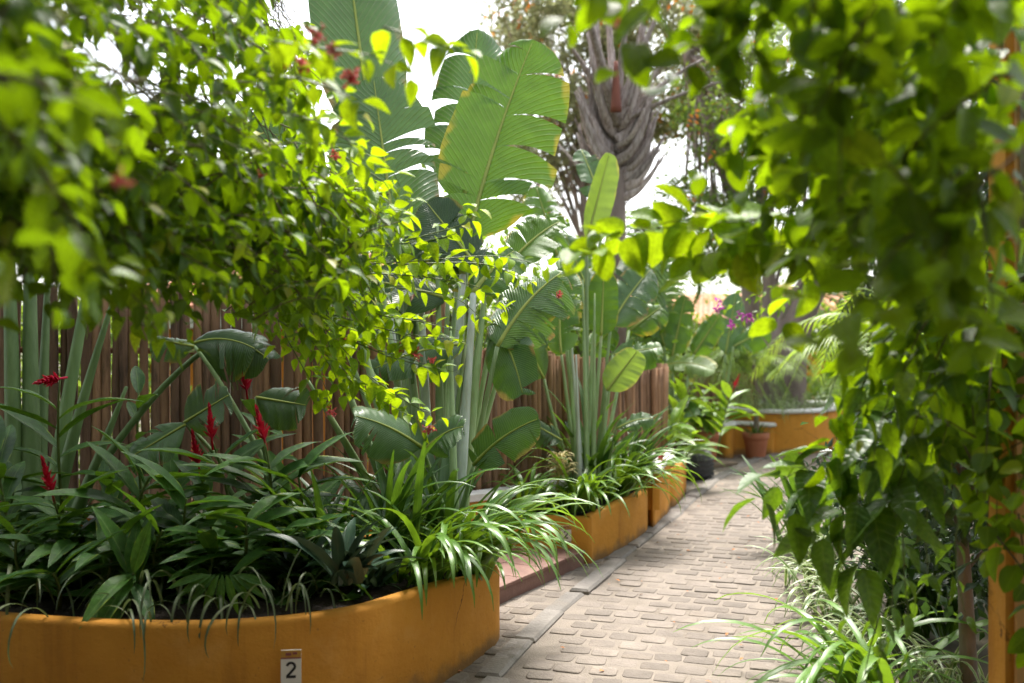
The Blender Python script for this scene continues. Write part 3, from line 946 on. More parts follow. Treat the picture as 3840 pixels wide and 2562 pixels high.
def blade(base, tip, W, nrm, bow, tears, rg, fold=.25, droop=.35, fwd=.35, wav=.02, shape=3.0, tear_gap=.5, holes=0):
    base, tip = A(base), A(tip)
    ctrl = (base + tip) / 2 + A(bow)
    L = np.linalg.norm(tip - base)
    C = lambda t: (1 - t) ** 2 * base + 2 * t * (1 - t) * ctrl + t ** 2 * tip
    D = lambda t: unit(2 * (1 - t) * (ctrl - base) + 2 * t * (tip - ctrl))
    mb_ = MB()
    nq = 6
    for side in (-1, 1):
        nt = max(0, int(tears * rg.uniform(.7, 1.3)))
        cuts = np.sort(.08 + .9 * rg.random(nt) ** rg.uniform(.6, 1.5)) if nt < 5 else np.sort(np.concatenate([rg.normal(rg.uniform(.2, .9), .07, nt // 2), rg.uniform(.1, .97, nt - nt // 2)]).clip(.06, .97))
        cuts = np.concatenate([[0], cuts, [1]])
        for a, b in zip(cuts[:-1], cuts[1:]):
            if b - a < .012:
                continue
            rows = max(2, int((b - a) * 34) + 1)
            ex = rg.normal(0, .26) if tears else 0
            gp = rg.uniform(.0, 1.25) ** 2 * tear_gap if tears else 0
            sl = rg.normal(0, .05) if tears else 0
            short = 1 - abs(rg.normal(0, .09)) if tears else 1
            V, UV = [], []
            tc = (a + b) / 2
            for i in range(rows + 1):
                t0 = a + (b - a) * i / rows
                for k in range(nq + 1):
                    q = k / nq
                    t = t0
                    if tears and b - a < .6:
                        t = tc + (t0 - tc) * (1 - gp * .55 * q ** 1.5)
                    tt = min(max(t, 0.0), 1.0)
                    w = W / 2 * max(0, 1 - abs(2 * tt - 1) ** shape) ** .55 * (1 - .18 * tt) * short
                    w = max(w, .004)
                    T = D(tt); S = unit(np.cross(T, nrm)) * side; Nn = unit(np.cross(S * side, T))
                    p = C(tt) + S * (q * w * math.cos(fold)) + Nn * (q * w * math.sin(fold)) - Nn * (droop * w * q ** 2)
                    p = p + T * (w * (fwd * q + sl * q * q)) + Nn * (ex * w * q ** 2)
                    p = p + Nn * (wav * (math.sin(tt * 23 + side * 2 + q) + .6 * math.sin(tt * 61 + side)) * q * .4)
                    p[2] -= .15 * w * q ** 3
                    V.append(p); UV.append((tt, side * max(q, .001)))
            c_ = nq + 1
            F = [(i * c_ + k, i * c_ + k + 1, (i + 1) * c_ + k + 1, (i + 1) * c_ + k) for i in range(rows) for k in range(nq)]
            if side > 0:
                F = [f[::-1] for f in F]
            mb_.add(V, F, UV, 0)
    rib = np.array([C(t) for t in np.linspace(0, .98, 14)])
    return mb_, rib

def big_plant(name, label, root_pt, leaves, seed, cat='plant', group=None):
    """leaves: dicts with b(ase), t(ip) world points, w, n, bow, tears, mat, r(oot point), pr petiole radius, pm petiole material, pb petiole bend"""
    rg = np.random.default_rng(seed)
    root = thing(name, label, cat, root_pt, group)
    for lf in leaves:
        r0 = A(lf.get('r', root_pt))
        pr = lf.get('pr', .02)
        if lf.get('b') is not None:
            b = A(lf['b'])
            mid = (r0 + b) / 2 + A(lf.get('pb', (0, 0, 0)))
            pts = bez(r0, mid, b, 12)
            mb_ = MB(); mb_.tube(pts, np.linspace(pr * 1.35, pr * (.7 if lf.get('t') is not None else .3), 12), 8, rnd=rg.random())
            mb_.build('petiole', M[lf.get('pm', 'petiole')], root)
        if lf.get('t') is not None:
            n_ = A(lf.get('n', (0, -1, .25)))
            mb_, rib = blade(lf['b'], lf['t'], lf['w'], n_, lf.get('bow', (0, 0, 0)), lf.get('tears', 6), rg, lf.get('fold', .2), lf.get('droop', .3), lf.get('fwd', .35), lf.get('wav', .012), lf.get('shape', 3.0), lf.get('gap', .5))
            lo = mb_.build('leaf_blade', M[lf.get('mat', 'banana')], root)
            mr = MB(); mr.tube(rib, np.linspace(pr * .75, .003, len(rib)), 6)
            mr.build('midrib', M[lf.get('rm', 'rib')], lo)
    return root

# main clump in the middle
rp = P(1650, 1960, 5.75)
D0 = 5.75
def rt(u, d=D0, v=1990):
    return P(u, v, d)
big_plant('travellers_palm', 'tallest broad leaved clump at the centre with a huge upright torn leaf', rp, [
    # the great upright leaf facing the camera
    dict(r=rt(1680, 5.9), b=P(1755, 900, 6.15), t=P(2000, 150, 6.45), w=.80, n=A(-.25, -1, .18), bow=(-.05, .05, .02), tears=8, fold=.12, droop=.28, mat='banana', pr=.022, gap=.6, pm='petiole'),
    # dark leaf left of it
    dict(r=rt(1560, 6.0), b=P(1490, 960, 6.3), t=P(1400, 290, 6.6), w=.88, n=A(.18, -1, .1), tears=7, fold=.1, droop=.3, mat='banana_grey', pr=.022, pb=(.03, 0, 0), gap=.6),
    # tallest leaf, leaving the frame at the top
    dict(r=rt(1600, 6.1), b=P(1400, 560, 6.75), t=P(1270, -420, 7.0), w=.78, n=A(.25, -1, .12), tears=3, fold=.2, droop=.35, mat='banana_grey', pr=.022, gap=.3),
    # leaf behind the great one
    dict(r=rt(1640, 6.2), b=P(1740, 760, 6.9), t=P(1790, 110, 7.2), w=.72, n=A(.1, -1, .2), tears=6, fold=.1, droop=.4, mat='banana_grey', pr=.02, gap=.8),
    dict(r=rt(1600, 6.2), b=P(1150, 700, 6.6), t=P(1010, 330, 6.8), w=.5, n=A(.3, -1, .3), tears=8, fold=.1, mat='banana_grey', pr=.018, gap=.8),
    # broad shaded leaves lower down
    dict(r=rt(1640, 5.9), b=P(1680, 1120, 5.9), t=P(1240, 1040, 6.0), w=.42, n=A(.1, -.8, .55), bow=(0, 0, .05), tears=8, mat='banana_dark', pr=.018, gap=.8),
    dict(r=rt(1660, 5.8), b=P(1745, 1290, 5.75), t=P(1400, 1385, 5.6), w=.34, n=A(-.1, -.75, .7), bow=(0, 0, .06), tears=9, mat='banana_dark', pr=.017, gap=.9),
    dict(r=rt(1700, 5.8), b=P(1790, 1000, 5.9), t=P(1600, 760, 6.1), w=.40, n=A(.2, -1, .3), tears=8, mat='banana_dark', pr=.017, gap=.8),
    # drooping blue grey leaf with white shine
    dict(r=rt(1720, 5.85), b=P(1865, 1300, 5.8), t=P(2110, 1020, 6.0), w=.46, n=A(.35, -.55, .8), bow=(-.03, 0, .08), tears=12, fold=-.1, droop=.55, mat='banana_grey', pr=.017, gap=.7, pm='petiole'),
    dict(r=rt(1720, 5.9), b=P(1850, 1200, 5.95), t=P(1960, 1480, 5.75), w=.36, n=A(-.2, -1, .2), bow=(.04, 0, .02), tears=3, droop=.3, mat='banana_grey', pr=.016),
    # low leaves in front, facing the path
    dict(r=rt(1690, 5.5), b=P(1585, 1680, 5.25), t=P(1330, 1560, 5.1), w=.36, n=A(.05, -.75, .65), bow=(0, 0, .05), tears=4, fold=-.05, droop=.4, mat='banana_grey', pr=.014, gap=.5, pm='petiole'),
    dict(r=rt(1690, 5.5), b=P(1590, 1690, 5.25), t=P(1740, 1600, 5.15), w=.26, n=A(.15, -.7, .7), bow=(0, 0, .05), tears=5, droop=.4, mat='banana_grey', pr=.012, gap=.5),
    dict(r=rt(1715, 5.55), b=P(1775, 1745, 5.45), t=P(2020, 1570, 5.3), w=.32, n=A(-.1, -1, .5), bow=(-.03, 0, .05), tears=3, fold=.22, droop=.2, mat='banana_grey', pr=.015, gap=.25, pm='petiole'),
    dict(r=rt(1700, 6.0), b=P(1900, 1000, 6.3), t=P(2100, 830, 6.5), w=.40, n=A(-.2, -1, .4), bow=(0, 0, .06), tears=9, mat='banana', pr=.016, gap=.8),
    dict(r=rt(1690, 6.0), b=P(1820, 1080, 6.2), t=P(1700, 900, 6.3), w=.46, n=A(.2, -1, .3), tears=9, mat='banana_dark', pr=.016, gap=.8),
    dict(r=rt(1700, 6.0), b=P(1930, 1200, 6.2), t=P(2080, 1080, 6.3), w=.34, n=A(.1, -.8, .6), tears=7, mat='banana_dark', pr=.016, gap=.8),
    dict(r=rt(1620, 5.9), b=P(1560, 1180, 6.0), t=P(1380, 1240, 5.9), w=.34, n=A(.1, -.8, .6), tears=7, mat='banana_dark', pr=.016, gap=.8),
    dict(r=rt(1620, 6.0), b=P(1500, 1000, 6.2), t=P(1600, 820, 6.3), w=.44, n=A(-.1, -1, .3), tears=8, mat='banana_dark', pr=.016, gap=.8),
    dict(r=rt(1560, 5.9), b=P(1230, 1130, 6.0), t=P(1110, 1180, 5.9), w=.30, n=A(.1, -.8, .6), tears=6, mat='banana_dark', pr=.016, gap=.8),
    # bare stalks of the fan
    dict(r=rt(1600, 5.7), b=P(1490, 850, 6.0), pr=.026, pm='petiole'),
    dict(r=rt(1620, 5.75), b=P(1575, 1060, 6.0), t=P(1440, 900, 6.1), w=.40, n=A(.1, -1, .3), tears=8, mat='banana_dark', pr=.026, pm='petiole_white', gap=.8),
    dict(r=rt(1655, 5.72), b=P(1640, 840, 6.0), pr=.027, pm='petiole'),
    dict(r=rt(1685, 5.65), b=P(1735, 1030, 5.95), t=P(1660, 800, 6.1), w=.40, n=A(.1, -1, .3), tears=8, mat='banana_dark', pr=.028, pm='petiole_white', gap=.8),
    dict(r=rt(1715, 5.62), b=P(1775, 1100, 5.85), t=P(1930, 940, 6.0), w=.36, n=A(-.2, -.8, .6), tears=8, mat='banana', pr=.027, pm='petiole_white', gap=.8, bow=(0, 0, .05)),
    dict(r=rt(1730, 5.7), b=P(1830, 980, 5.9), pr=.026, pm='petiole'),
    dict(r=rt(1580, 5.6), b=P(1400, 880, 5.8), pr=.026, pm='petiole'),
    dict(r=rt(1540, 5.5), b=P(1290, 980, 5.6), pr=.026, pm='petiole', pb=(-.03, 0, .05)),
    dict(r=rt(1510, 5.35), b=P(1230, 1270, 5.3), pr=.026, pm='petiole', pb=(-.04, 0, .08)),
    dict(r=rt(1480, 5.25), b=P(1150, 1420, 5.1), pr=.024, pm='petiole', pb=(-.03, 0, .08)),
    dict(r=rt(1705, 5.5), b=P(1690, 1240, 5.7), pr=.022, pm='petiole'),
    dict(r=rt(1560, 5.65), b=P(1470, 1190, 5.8), pr=.024, pm='petiole_white'),
], 21)

# second clump, further along
rp2 = P(2190, 1800, 7.75)
r2 = lambda u, d=7.75: P(u, 1840, d)
big_plant('travellers_palm', 'slimmer broad leaved clump in the corner planter with pale stalks', rp2, [
    dict(r=r2(2200), b=P(2200, 900, 7.9), t=P(2285, 575, 8.0), w=.30, n=A(.4, -1, .1), tears=0, fold=.6, droop=.1, mat='banana_lime', pr=.018),
    dict(r=r2(2210), b=P(2255, 1260, 7.9), t=P(2265, 1020, 8.0), w=.27, n=A(-.15, -1, .1), tears=0, fold=.1, droop=.15, mat='banana', pr=.016, shape=4.5),
    dict(r=r2(2170), b=P(2105, 1330, 7.6), t=P(2120, 1000, 7.9), w=.40, n=A(-.35, -1, .3), bow=(-.05, 0, 0), tears=9, mat='banana', pr=.015, gap=.7, droop=.45),
    dict(r=r2(2160), b=P(2040, 1420, 7.6), t=P(1920, 1180, 7.5), w=.40, n=A(.2, -1, .2), tears=8, mat='banana_dark', pr=.015, pb=(-.04, 0, .02)),
    dict(r=r2(2235), b=P(2275, 1465, 7.6), t=P(2390, 1315, 7.6), w=.34, n=A(-.2, -1, .35), tears=1, fold=.12, droop=.2, mat='banana_lime', pr=.016, rm='rib'),
    dict(r=r2(2230), b=P(2290, 1220, 8.0), t=P(2440, 1010, 8.3), w=.44, n=A(.2, -.8, .5), bow=(0, 0, .06), tears=11, mat='banana_grey', pr=.015, gap=.9),
    dict(r=r2(2240), b=P(2300, 1330, 7.9), t=P(2480, 1300, 7.9), w=.30, n=A(.05, -.6, .8), tears=8, mat='banana', pr=.013, gap=.9),
    dict(r=r2(2150), b=P(2105, 1650, 7.4), t=P(1985, 1580, 7.3), w=.24, n=A(0, -.8, .6), tears=4, mat='banana_dark', pr=.012),
    dict(r=r2(2260), b=P(2310, 1610, 7.5), t=P(2450, 1570, 7.5), w=.18, n=A(0, -.5, .8), bow=(0, 0, .05), tears=5, mat='banana_grey', pr=.012),
    dict(r=r2(2190), b=P(2260, 760, 8.4), t=P(2180, 560, 8.7), w=.3, n=A(.3, -1, .1), tears=5, mat='banana_grey', pr=.018),
    dict(r=r2(2180), b=P(2090, 960, 8.1), t=P(2010, 700, 8.3), w=.42, n=A(.3, -1, .3), tears=9, mat='banana', pr=.016, gap=.8),
    dict(r=r2(2200), b=P(2200, 1080, 8.1), t=P(2120, 880, 8.3), w=.40, n=A(.2, -1, .3), tears=8, mat='banana_grey', pr=.016, gap=.8),
    dict(r=r2(2220), b=P(2330, 1120, 8.3), t=P(2420, 900, 8.6), w=.40, n=A(-.2, -1, .3), tears=9, mat='banana_dark', pr=.016, gap=.8),
    dict(r=r2(2200), b=P(2200, 1330, 8.2), t=P(2300, 1230, 8.2), w=.34, n=A(-.1, -.8, .5), tears=6, mat='banana', pr=.016, gap=.8),
    dict(r=r2(2240), b=P(2360, 1240, 8.4), t=P(2480, 1150, 8.5), w=.34, n=A(-.1, -.8, .5), tears=8, mat='banana', pr=.016, gap=.8),
    dict(r=r2(2185, 7.7), b=P(2140, 1250, 7.7), pr=.020, pm='petiole_white'),
    dict(r=r2(2165, 7.65), b=P(2130, 1150, 7.75), pr=.019, pm='petiole'),
    dict(r=r2(2205, 7.6), b=P(2185, 1050, 7.8), pr=.020, pm='petiole'),
    dict(r=r2(2175, 7.6), b=P(2160, 1330, 7.6), pr=.018, pm='petiole_white'),
    dict(r=r2(2225, 7.6), b=P(2230, 1100, 7.8), pr=.018, pm='petiole'),
], 33)

# stalks at the far left
rp3 = P(150, 2000, 5.3)
r3 = lambda u, d=5.35: P(u, 1990, d)
big_plant('travellers_palm', 'broad leaved clump at the left edge with thick green stalks by the fence', rp3, [
    dict(r=r3(60), b=P(30, 780, 5.6), t=P(-80, 480, 5.8), w=.6, n=A(.3, -1, .2), tears=6, mat='banana_dark', pr=.040, pm='petiole_dark'),
    dict(r=r3(120), b=P(110, 760, 5.7), t=P(200, 540, 6.0), w=.55, n=A(-.2, -1, .2), tears=7, mat='banana_dark', pr=.042, pm='petiole_dark'),
    dict(r=r3(140, 5.5), b=P(185, 900, 5.8), pr=.036, pm='petiole_dark'),
    dict(r=r3(185, 5.3), b=P(345, 1010, 5.5), t=P(460, 740, 5.7), w=.5, n=A(-.2, -1, .2), tears=7, mat='banana_dark', pr=.036, pm='petiole_dark', pb=(-.03, 0, 0)),
    dict(r=r3(190, 5.2), b=P(440, 1080, 5.3), pr=.034, pm='petiole_dark', pb=(-.03, 0, .02)),
    dict(r=r3(260, 5.15), b=P(475, 1450, 5.2), pr=.030, pm='petiole_dark'),
    dict(r=r3(230, 5.3), b=P(830, 1270, 5.5), t=P(1010, 1350, 5.45), w=.36, n=A(0, -.7, .7), bow=(0, 0, .05), tears=6, droop=.8, mat='banana_dark', pr=.018, pb=(0, 0, .25), pm='petiole_dark'),
], 44)
# a young plant between gingers: torn leaves at mid height
rp4 = P(980, 2080, 5.2)
r4 = lambda u=1000, d=5.2: P(u, 2050, d)
big_plant('young_banana_plant', 'young torn leaved banana plant among the red gingers', rp4, [
    dict(r=r4(), b=P(690, 1585, 5.0), t=P(860, 1480, 5.0), w=.34, n=A(-.1, -.9, .5), tears=4, droop=.2, mat='banana_dark', pr=.012, pb=(.05, 0, .1)),
    dict(r=r4(), b=P(700, 1590, 5.0), t=P(480, 1720, 4.95), w=.30, n=A(-.2, -.8, .6), tears=4, mat='banana_grey', pr=.012, droop=.4),
    dict(r=r4(1050), b=P(960, 1490, 5.1), t=P(1150, 1520, 5.1), w=.30, n=A(.1, -.9, .5), tears=4, mat='banana_dark', pr=.012),
    dict(r=r4(1150), b=P(730, 1300, 5.3), t=P(570, 1270, 5.3), w=.22, n=A(0, -.7, .7), tears=3, droop=.8, mat='banana_grey', pr=.013, pb=(-.1, 0, .3)),
    dict(r=r4(1150), b=P(720, 1290, 5.35), t=P(960, 1310, 5.3), w=.42, n=A(0, -.8, .6), bow=(0, 0, .08), tears=6, droop=.9, mat='banana_dark', pr=.012, pb=(-.1, 0, .3)),
], 45)

# ------------------------------------------------------------------ red ginger plants
ging_tpl = [leaf_tpl(1, .27, 9, 2, 'lance', .22, c, w, seed=i) for i, (c, w) in enumerate([(.25, .006), (.4, .008), (.15, .006), (.55, .006)])]
ging_mesh = {k: [tpl_mesh('leaf', t, M[k]) for t in ging_tpl] for k in ('ginger', 'ginger_far')}

def spike_mesh(h, seed):
    rg = np.random.default_rng(seed)
    V0, F0, UV0 = leaf_tpl(1, .42, 4, 1, 'ovate', .5, -.12)
    mb_ = MB()
    n = 26
    for i in range(n):
        f = i / n
        a = i * 2.4
        out = A(math.cos(a), math.sin(a), 0)
        y = unit(out * (.75 - .5 * f) + UP * (.6 + .6 * f))
        R = frame(y, UP * .3 - out * 1.0)
        s_ = h * (.39 - .18 * f) * rg.uniform(.8, 1.15)
        mb_.add((V0 @ R.T) * s_ + UP * (h * f * .88), F0, UV0, rg.random())
    mb_.tube(np.array([(0, 0, -.05), (0, 0, h * .9)]), .006, 5)
    return mb_.mesh('flower_spike', M['red'])
spikes = [spike_mesh(.175, i) for i in range(3)]

def ginger(name, label, base, tip, nl, size, seed, mk_='ginger', flower=None, cat='plant', group=None, bend=.1, az0=None):
    rg = np.random.default_rng(seed)
    base, tip = A(base), A(tip)
    root = thing(name, label, cat, base, group)
    mid = (base + tip) / 2 + A(rg.normal(0, .04), rg.normal(0, .04), bend * np.linalg.norm(tip - base))
    pts = bez(base, mid, tip, 16)
    mb_ = MB(); mb_.tube(pts, np.linspace(.011, .005, 16), 6); mb_.build('stem', M['stem'], root)
    T = np.gradient(pts, axis=0)
    az = rg.uniform(0, 6.28) if az0 is None else az0
    for i in range(nl):
        f = .22 + (.58 if flower is not None else .76) * i / (nl - 1)
        k = f * 15; j = min(int(k), 14)
        p = pts[j] + (pts[j + 1] - pts[j]) * (k - j)
        t = unit(T[j])
        a = az + (math.pi if i % 2 else 0) + rg.normal(0, .35)
        side = A(math.cos(a), math.sin(a), 0)
        side = unit(side - t * np.dot(side, t))
        y = unit(side * .9 + t * (.35 + .35 * f) + UP * rg.uniform(-.15, .35))
        R = frame(y, UP + t * .4 + rg.normal(0, .15, 3))
        mk('leaf', ging_mesh[mk_][rg.integers(4)], root, mat4(R, p, size * 1.12 * rg.uniform(.75, 1.12) * (1.1 - .3 * abs(f - .6))))
    if flower is not None:
        R = frame(unit(np.cross(T[-1], A(.3, 1, .1))), T[-1] + A(flower))
        mk('flower_spike', spikes[seed % 3], root, mat4(R, tip, 1.0))
    return root

GL = 'red ginger plants'
def zbase(u, d, v=None):
    p = P(u, 1281, d); p[2] = .42; return p
ginger('red_ginger', 'ginger with an upright red spike beside the darker red spike pair', zbase(900, 4.95), P(795, 1650, 4.85), 11, .33, 1, flower=(.1, 0, .2), group=GL)
ginger('red_ginger', 'ginger with a ragged dark red spike low behind the left pair', zbase(820, 5.0), P(745, 1745, 4.95), 9, .30, 2, flower=(0, 0, .2), group=GL)
ginger('red_ginger', 'ginger with a slim red spike right of the ragged one', zbase(1000, 4.9), P(993, 1655, 4.8), 12, .34, 3, flower=(0, 0, .4), group=GL, az0=.3)
ginger('red_ginger', 'ginger with a leaning red spike low at the far left', zbase(320, 4.6), P(195, 1850, 4.5), 10, .30, 4, flower=(-.3, 0, .3), group=GL)
ginger('red_ginger', 'ginger with a bent pink red spike by the thick stalks', zbase(260, 5.0), P(225, 1420, 4.9), 12, .32, 5, flower=(-1.2, 0, .0), group=GL, az0=.2)
ginger('red_ginger', 'ginger with a shaded red spike against the log fence', zbase(1010, 5.5), P(925, 1470, 5.5), 8, .28, 6, flower=(.2, 0, .4), group=GL)
ginger('red_ginger', 'leafy ginger without flower at the left edge', zbase(60, 4.7), P(-20, 1710, 4.7), 12, .33, 7, group=GL)
ginger('red_ginger', 'leafy ginger without flower right of the leaning spike', zbase(520, 4.7), P(560, 1790, 4.6), 11, .33, 8, group=GL, az0=.1)
ginger('red_ginger', 'low leafy ginger under the ragged spike', zbase(700, 4.6), P(700, 1870, 4.5), 10, .32, 9, group=GL, az0=-.2)
ginger('red_ginger', 'leafy ginger with upright blades before the fence at left', zbase(560, 5.4), P(520, 1470, 5.4), 8, .28, 10, group=GL)
ginger('red_ginger', 'leafy ginger next to the lily clump', zbase(1150, 4.9), P(1120, 1790, 4.8), 9, .30, 12, group=GL, az0=.5)
ginger('red_ginger', 'short leafy ginger at the planter front on the left', zbase(380, 4.4), P(420, 2060, 4.3), 9, .26, 13, group=GL)
ginger('red_ginger', 'short leafy ginger at the planter front in the middle', zbase(760, 4.4), P(800, 2050, 4.35), 9, .26, 14, group=GL)
ginger('red_ginger', 'bushy ginger filling the corner at the left edge', zbase(120, 4.4), P(70, 2000, 4.35), 10, .28, 15, group=GL)
for k, (u, d, tu, tv, lb) in enumerate([
        (430, 5.1, 400, 1760, 'leafy ginger between the thick stalks and the ragged spike'), (640, 5.2, 640, 1740, 'leafy ginger rising under the torn banana leaf'),
        (1060, 5.2, 1080, 1780, 'leafy ginger rising right of the slim spike'), (210, 4.5, 300, 1960, 'low ginger spreading below the leaning spike'),
        (600, 4.45, 610, 1930, 'low ginger in the second row left of the middle'), (900, 4.5, 920, 1880, 'low ginger below the upright spikes'),
        (1040, 4.5, 1060, 1930, 'low ginger beside the dark rosettes'), (20, 5.0, 60, 1740, 'ginger with yellowish blades low at the left edge'),
        (480, 4.25, 500, 2090, 'small ginger at the rim left of the middle'), (220, 4.25, 200, 2090, 'small ginger at the rim by the left edge')]):
    ginger('red_ginger', lb, zbase(u, d), P(tu, tv + 60, d - .1), 11, .28, 600 + k, group=GL)
# along the path
GF = 'bright gingers along the path'
ginger('path_ginger', 'bright ginger with a tall red spike beside the potted palm', P(2690, 1700, 12.0), P(2752, 1455, 12.0), 14, .42, 16, 'ginger_far', flower=(.1, 0, .5), group=GF)
ginger('path_ginger', 'bright bushy ginger over the white capped block', P(2440, 1780, 9.0), P(2470, 1740, 8.7), 9, .26, 17, 'ginger_far', flower=(1, 0, 0), group=GF)
ginger('path_ginger', 'bright ginger growing from the tyre pot', P(2600, 1720, 11.5), P(2560, 1560, 11.3), 13, .38, 18, 'ginger_far', group=GF)
ginger('path_ginger', 'bright ginger leaning over the narrow planter', P(2510, 1750, 10.0), P(2520, 1590, 9.8), 13, .34, 19, 'ginger_far', group=GF)
ginger('path_ginger', 'bright ginger drooping low towards the paving by the tyre pot', P(2560, 1740, 10.6), P(2600, 1680, 10.4), 10, .32, 20, 'ginger_far', group=GF)
ginger('path_ginger', 'bright ginger behind the tyre pot next to the thin pole fence', P(2620, 1720, 12.8), P(2640, 1480, 12.8), 13, .40, 22, 'ginger_far', group=GF)
ginger('path_ginger', 'bright ginger in front of the fence end', P(2530, 1750, 10.3), P(2570, 1490, 10.6), 12, .36, 23, 'ginger_far', group=GF)

# ------------------------------------------------------------------ strap-leaved clumps
def strap_tpl(L, W, rise, arch, seed, nseg=12, cols=1):
    """a strap leaf that rises outward along +Y and arches down"""
    rg = np.random.default_rng(seed)
    a = rise
    p = A(0, 0, 0)
    pts, dirs = [p.copy()], []
    ds = L / nseg
    for i in range(nseg):
        t = i / nseg
        d = A(0, math.cos(a), math.sin(a))
        dirs.append(d)
        p = p + d * ds
        pts.append(p.copy())
        a -= arch / nseg * (0.35 + 1.5 * t) * rg.uniform(.8, 1.2)
    dirs.append(dirs[-1])
    V, UV = [], []
    tw = rg.normal(0, .35)
    for i, (q, d) in enumerate(zip(pts, dirs)):
        t = i / nseg
        w = W / 2 * min(1, .55 + t * 4) * min(1, (1 - t) * 2.4 + .02) ** .7
        nrm = A(0, -d[2], d[1])
        xx = A(math.cos(tw * t), 0, 0) + nrm * math.sin(tw * t)
        for k in range(-cols, cols + 1):
            s_ = k / cols
            V.append(q + xx * (s_ * w) + nrm * (abs(s_) * w * .35))
            UV.append((t, s_))
    c = 2 * cols + 1
    F = [(i * c + k, i * c + k + 1, (i + 1) * c + k + 1, (i + 1) * c + k) for i in range(nseg) for k in range(2 * cols)]
    return np.array(V), np.array(F), np.array(UV)

def strap_set(L, W, mat, seeds, rises=(1.35, .75), archs=(1.2, 2.6), name='leaf'):
    rg = np.random.default_rng(seeds)
    return [tpl_mesh(name, strap_tpl(L, W, rg.uniform(rises[1], rises[0]), rg.uniform(*archs), seeds + i), M[mat]) for i in range(9)]
LILY = strap_set(.80, .042, 'lily', 50)
LILYD = strap_set(.78, .042, 'lily_dark', 70, (1.45, 1.0), (.5, 1.7))
VAR = strap_set(.55, .022, 'varieg', 90, (1.35, .6), (1.5, 2.9))
SPI = strap_set(.36, .010, 'spider', 110, (1.3, .5), (2.0, 3.6))
RHO = strap_set(.30, .045, 'rhoeo', 130, (1.2, .45), (.3, 1.5))
BROM = strap_set(.32, .028, 'lily_dark', 150, (1.3, .5), (.6, 1.6))
GREEN_BIG = strap_set(.80, .034, 'lily', 170, (1.2, .6), (1.4, 2.4))

def clump(name, label, base, sets, n, scale, seed, cat='plant', group=None, bias=None, spread=.06, zsp=(.8, 1.1)):
    rg = np.random.default_rng(seed)
    base = A(base)
    root = thing(name, label, cat, base, group)
    for i in range(n):
        a = rg.uniform(0, 6.283)
        y = A(math.cos(a), math.sin(a), 0)
        if bias is not None and rg.random() < .55:
            y = unit(unit(bias) + rg.normal(0, .5, 3) * A(1, 1, 0))
        R = frame(y, UP)
        me = sets[rg.integers(len(sets))]
        off = A(rg.normal(0, spread), rg.normal(0, spread), 0)
        s_ = scale * rg.uniform(.6, 1.12)
        mk('leaf', me, root, mat4(R, base + off, (s_ * rg.uniform(.8, 1.2), s_, s_ * rg.uniform(*zsp))))
    return root

LG = 'green strap leaved lilies'
clump('lily_clump', 'bright strap lily arching over the right end of the foreground planter', (-.24, 5.0, .38), LILY, 52, 1.02, 1, group=LG, bias=A(.8, -.5, 0))
clump('lily_clump', 'bright strap lily hanging over the planter rim left of the end', (-.42, 4.72, .42), LILY, 42, .92, 2, group=LG, bias=A(.5, -.8, 0))
clump('lily_clump', 'strap lily at the back corner of the foreground planter by the steps', (-.20, 5.38, .37), LILY, 44, 1.05, 3, group=LG, bias=A(1, .1, 0))
clump('lily_clump', 'upright darker lily below the central stalks', (-.62, 5.05, .42), LILYD, 40, 1.0, 4, group=LG)
clump('lily_clump', 'dark lily leaning left of the central stalks', (-.88, 4.85, .42), LILYD, 34, .95, 5, group=LG, bias=A(-.6, -.5, 0))
clump('lily_clump', 'upright lily between the central stalks and the steps', (-.40, 5.5, .38), LILYD, 34, 1.1, 6, group=LG)
clump('lily_clump', 'strap lily hanging over the sharp corner of the corner planter', (.50, 7.22, .33), LILY, 46, .92, 7, group=LG, bias=A(.2, -1, 0))
clump('lily_clump', 'strap lily spilling along the path side of the corner planter', (.82, 7.72, .34), LILY, 46, 1.0, 8, group=LG, bias=A(1, -.4, 0))
clump('lily_clump', 'upright lily around the slimmer broad leaved clump', (.62, 7.85, .34), LILYD, 46, 1.15, 9, group=LG)
clump('lily_clump', 'lily leaning against the white capped block', (.98, 8.2, .34), LILYD, 40, 1.05, 10, group=LG, bias=A(1, -.2, 0))
clump('lily_clump', 'small lily at the left side of the corner planter', (.12, 7.25, .33), LILY, 30, .75, 11, group=LG)

SG = 'thin grassy tufts in the foreground planter'
for i, (u, d, lb) in enumerate([(60, 4.15, 'thin grassy tuft at the left edge of the foreground planter'),
                            (300, 4.1, 'thin grassy tuft near the leaning red spike'),
                            (520, 4.05, 'thin grassy tuft hanging left of the planter middle'),
                            (760, 4.05, 'thin grassy tuft hanging at the planter middle'),
                            (960, 4.1, 'thin pale grassy tuft above the number sign'),
                            (1110, 4.15, 'pale grassy tuft left of the dark rosette')]):
    b = zbase(u, d); b[2] = .43
    clump('grass_tuft', lb, b + A(0, .08, .02), SPI, 9, 1.3, 40 + i, group=SG, bias=A(.2, -1, 0), spread=.13, zsp=(.8, 1.5))
RG_ = 'dark rosettes in the foreground planter'
b = zbase(1285, 4.17); clump('dark_rosette', 'dark green rosette spilling over the rim right of the number sign', b + A(0, -.02, .13), RHO, 28, 1.25, 60, group=RG_, bias=A(.3, -1, 0), spread=.03)
b = zbase(1130, 4.45); clump('dark_rosette', 'smaller dark rosette behind the spilling one', b + A(0, 0, .08), RHO, 20, 1.0, 61, group=RG_, spread=.03)
b = zbase(1400, 4.6); clump('dark_rosette', 'dark rosette under the lily leaves near the planter end', b, RHO, 20, .95, 62, group=RG_, spread=.03)

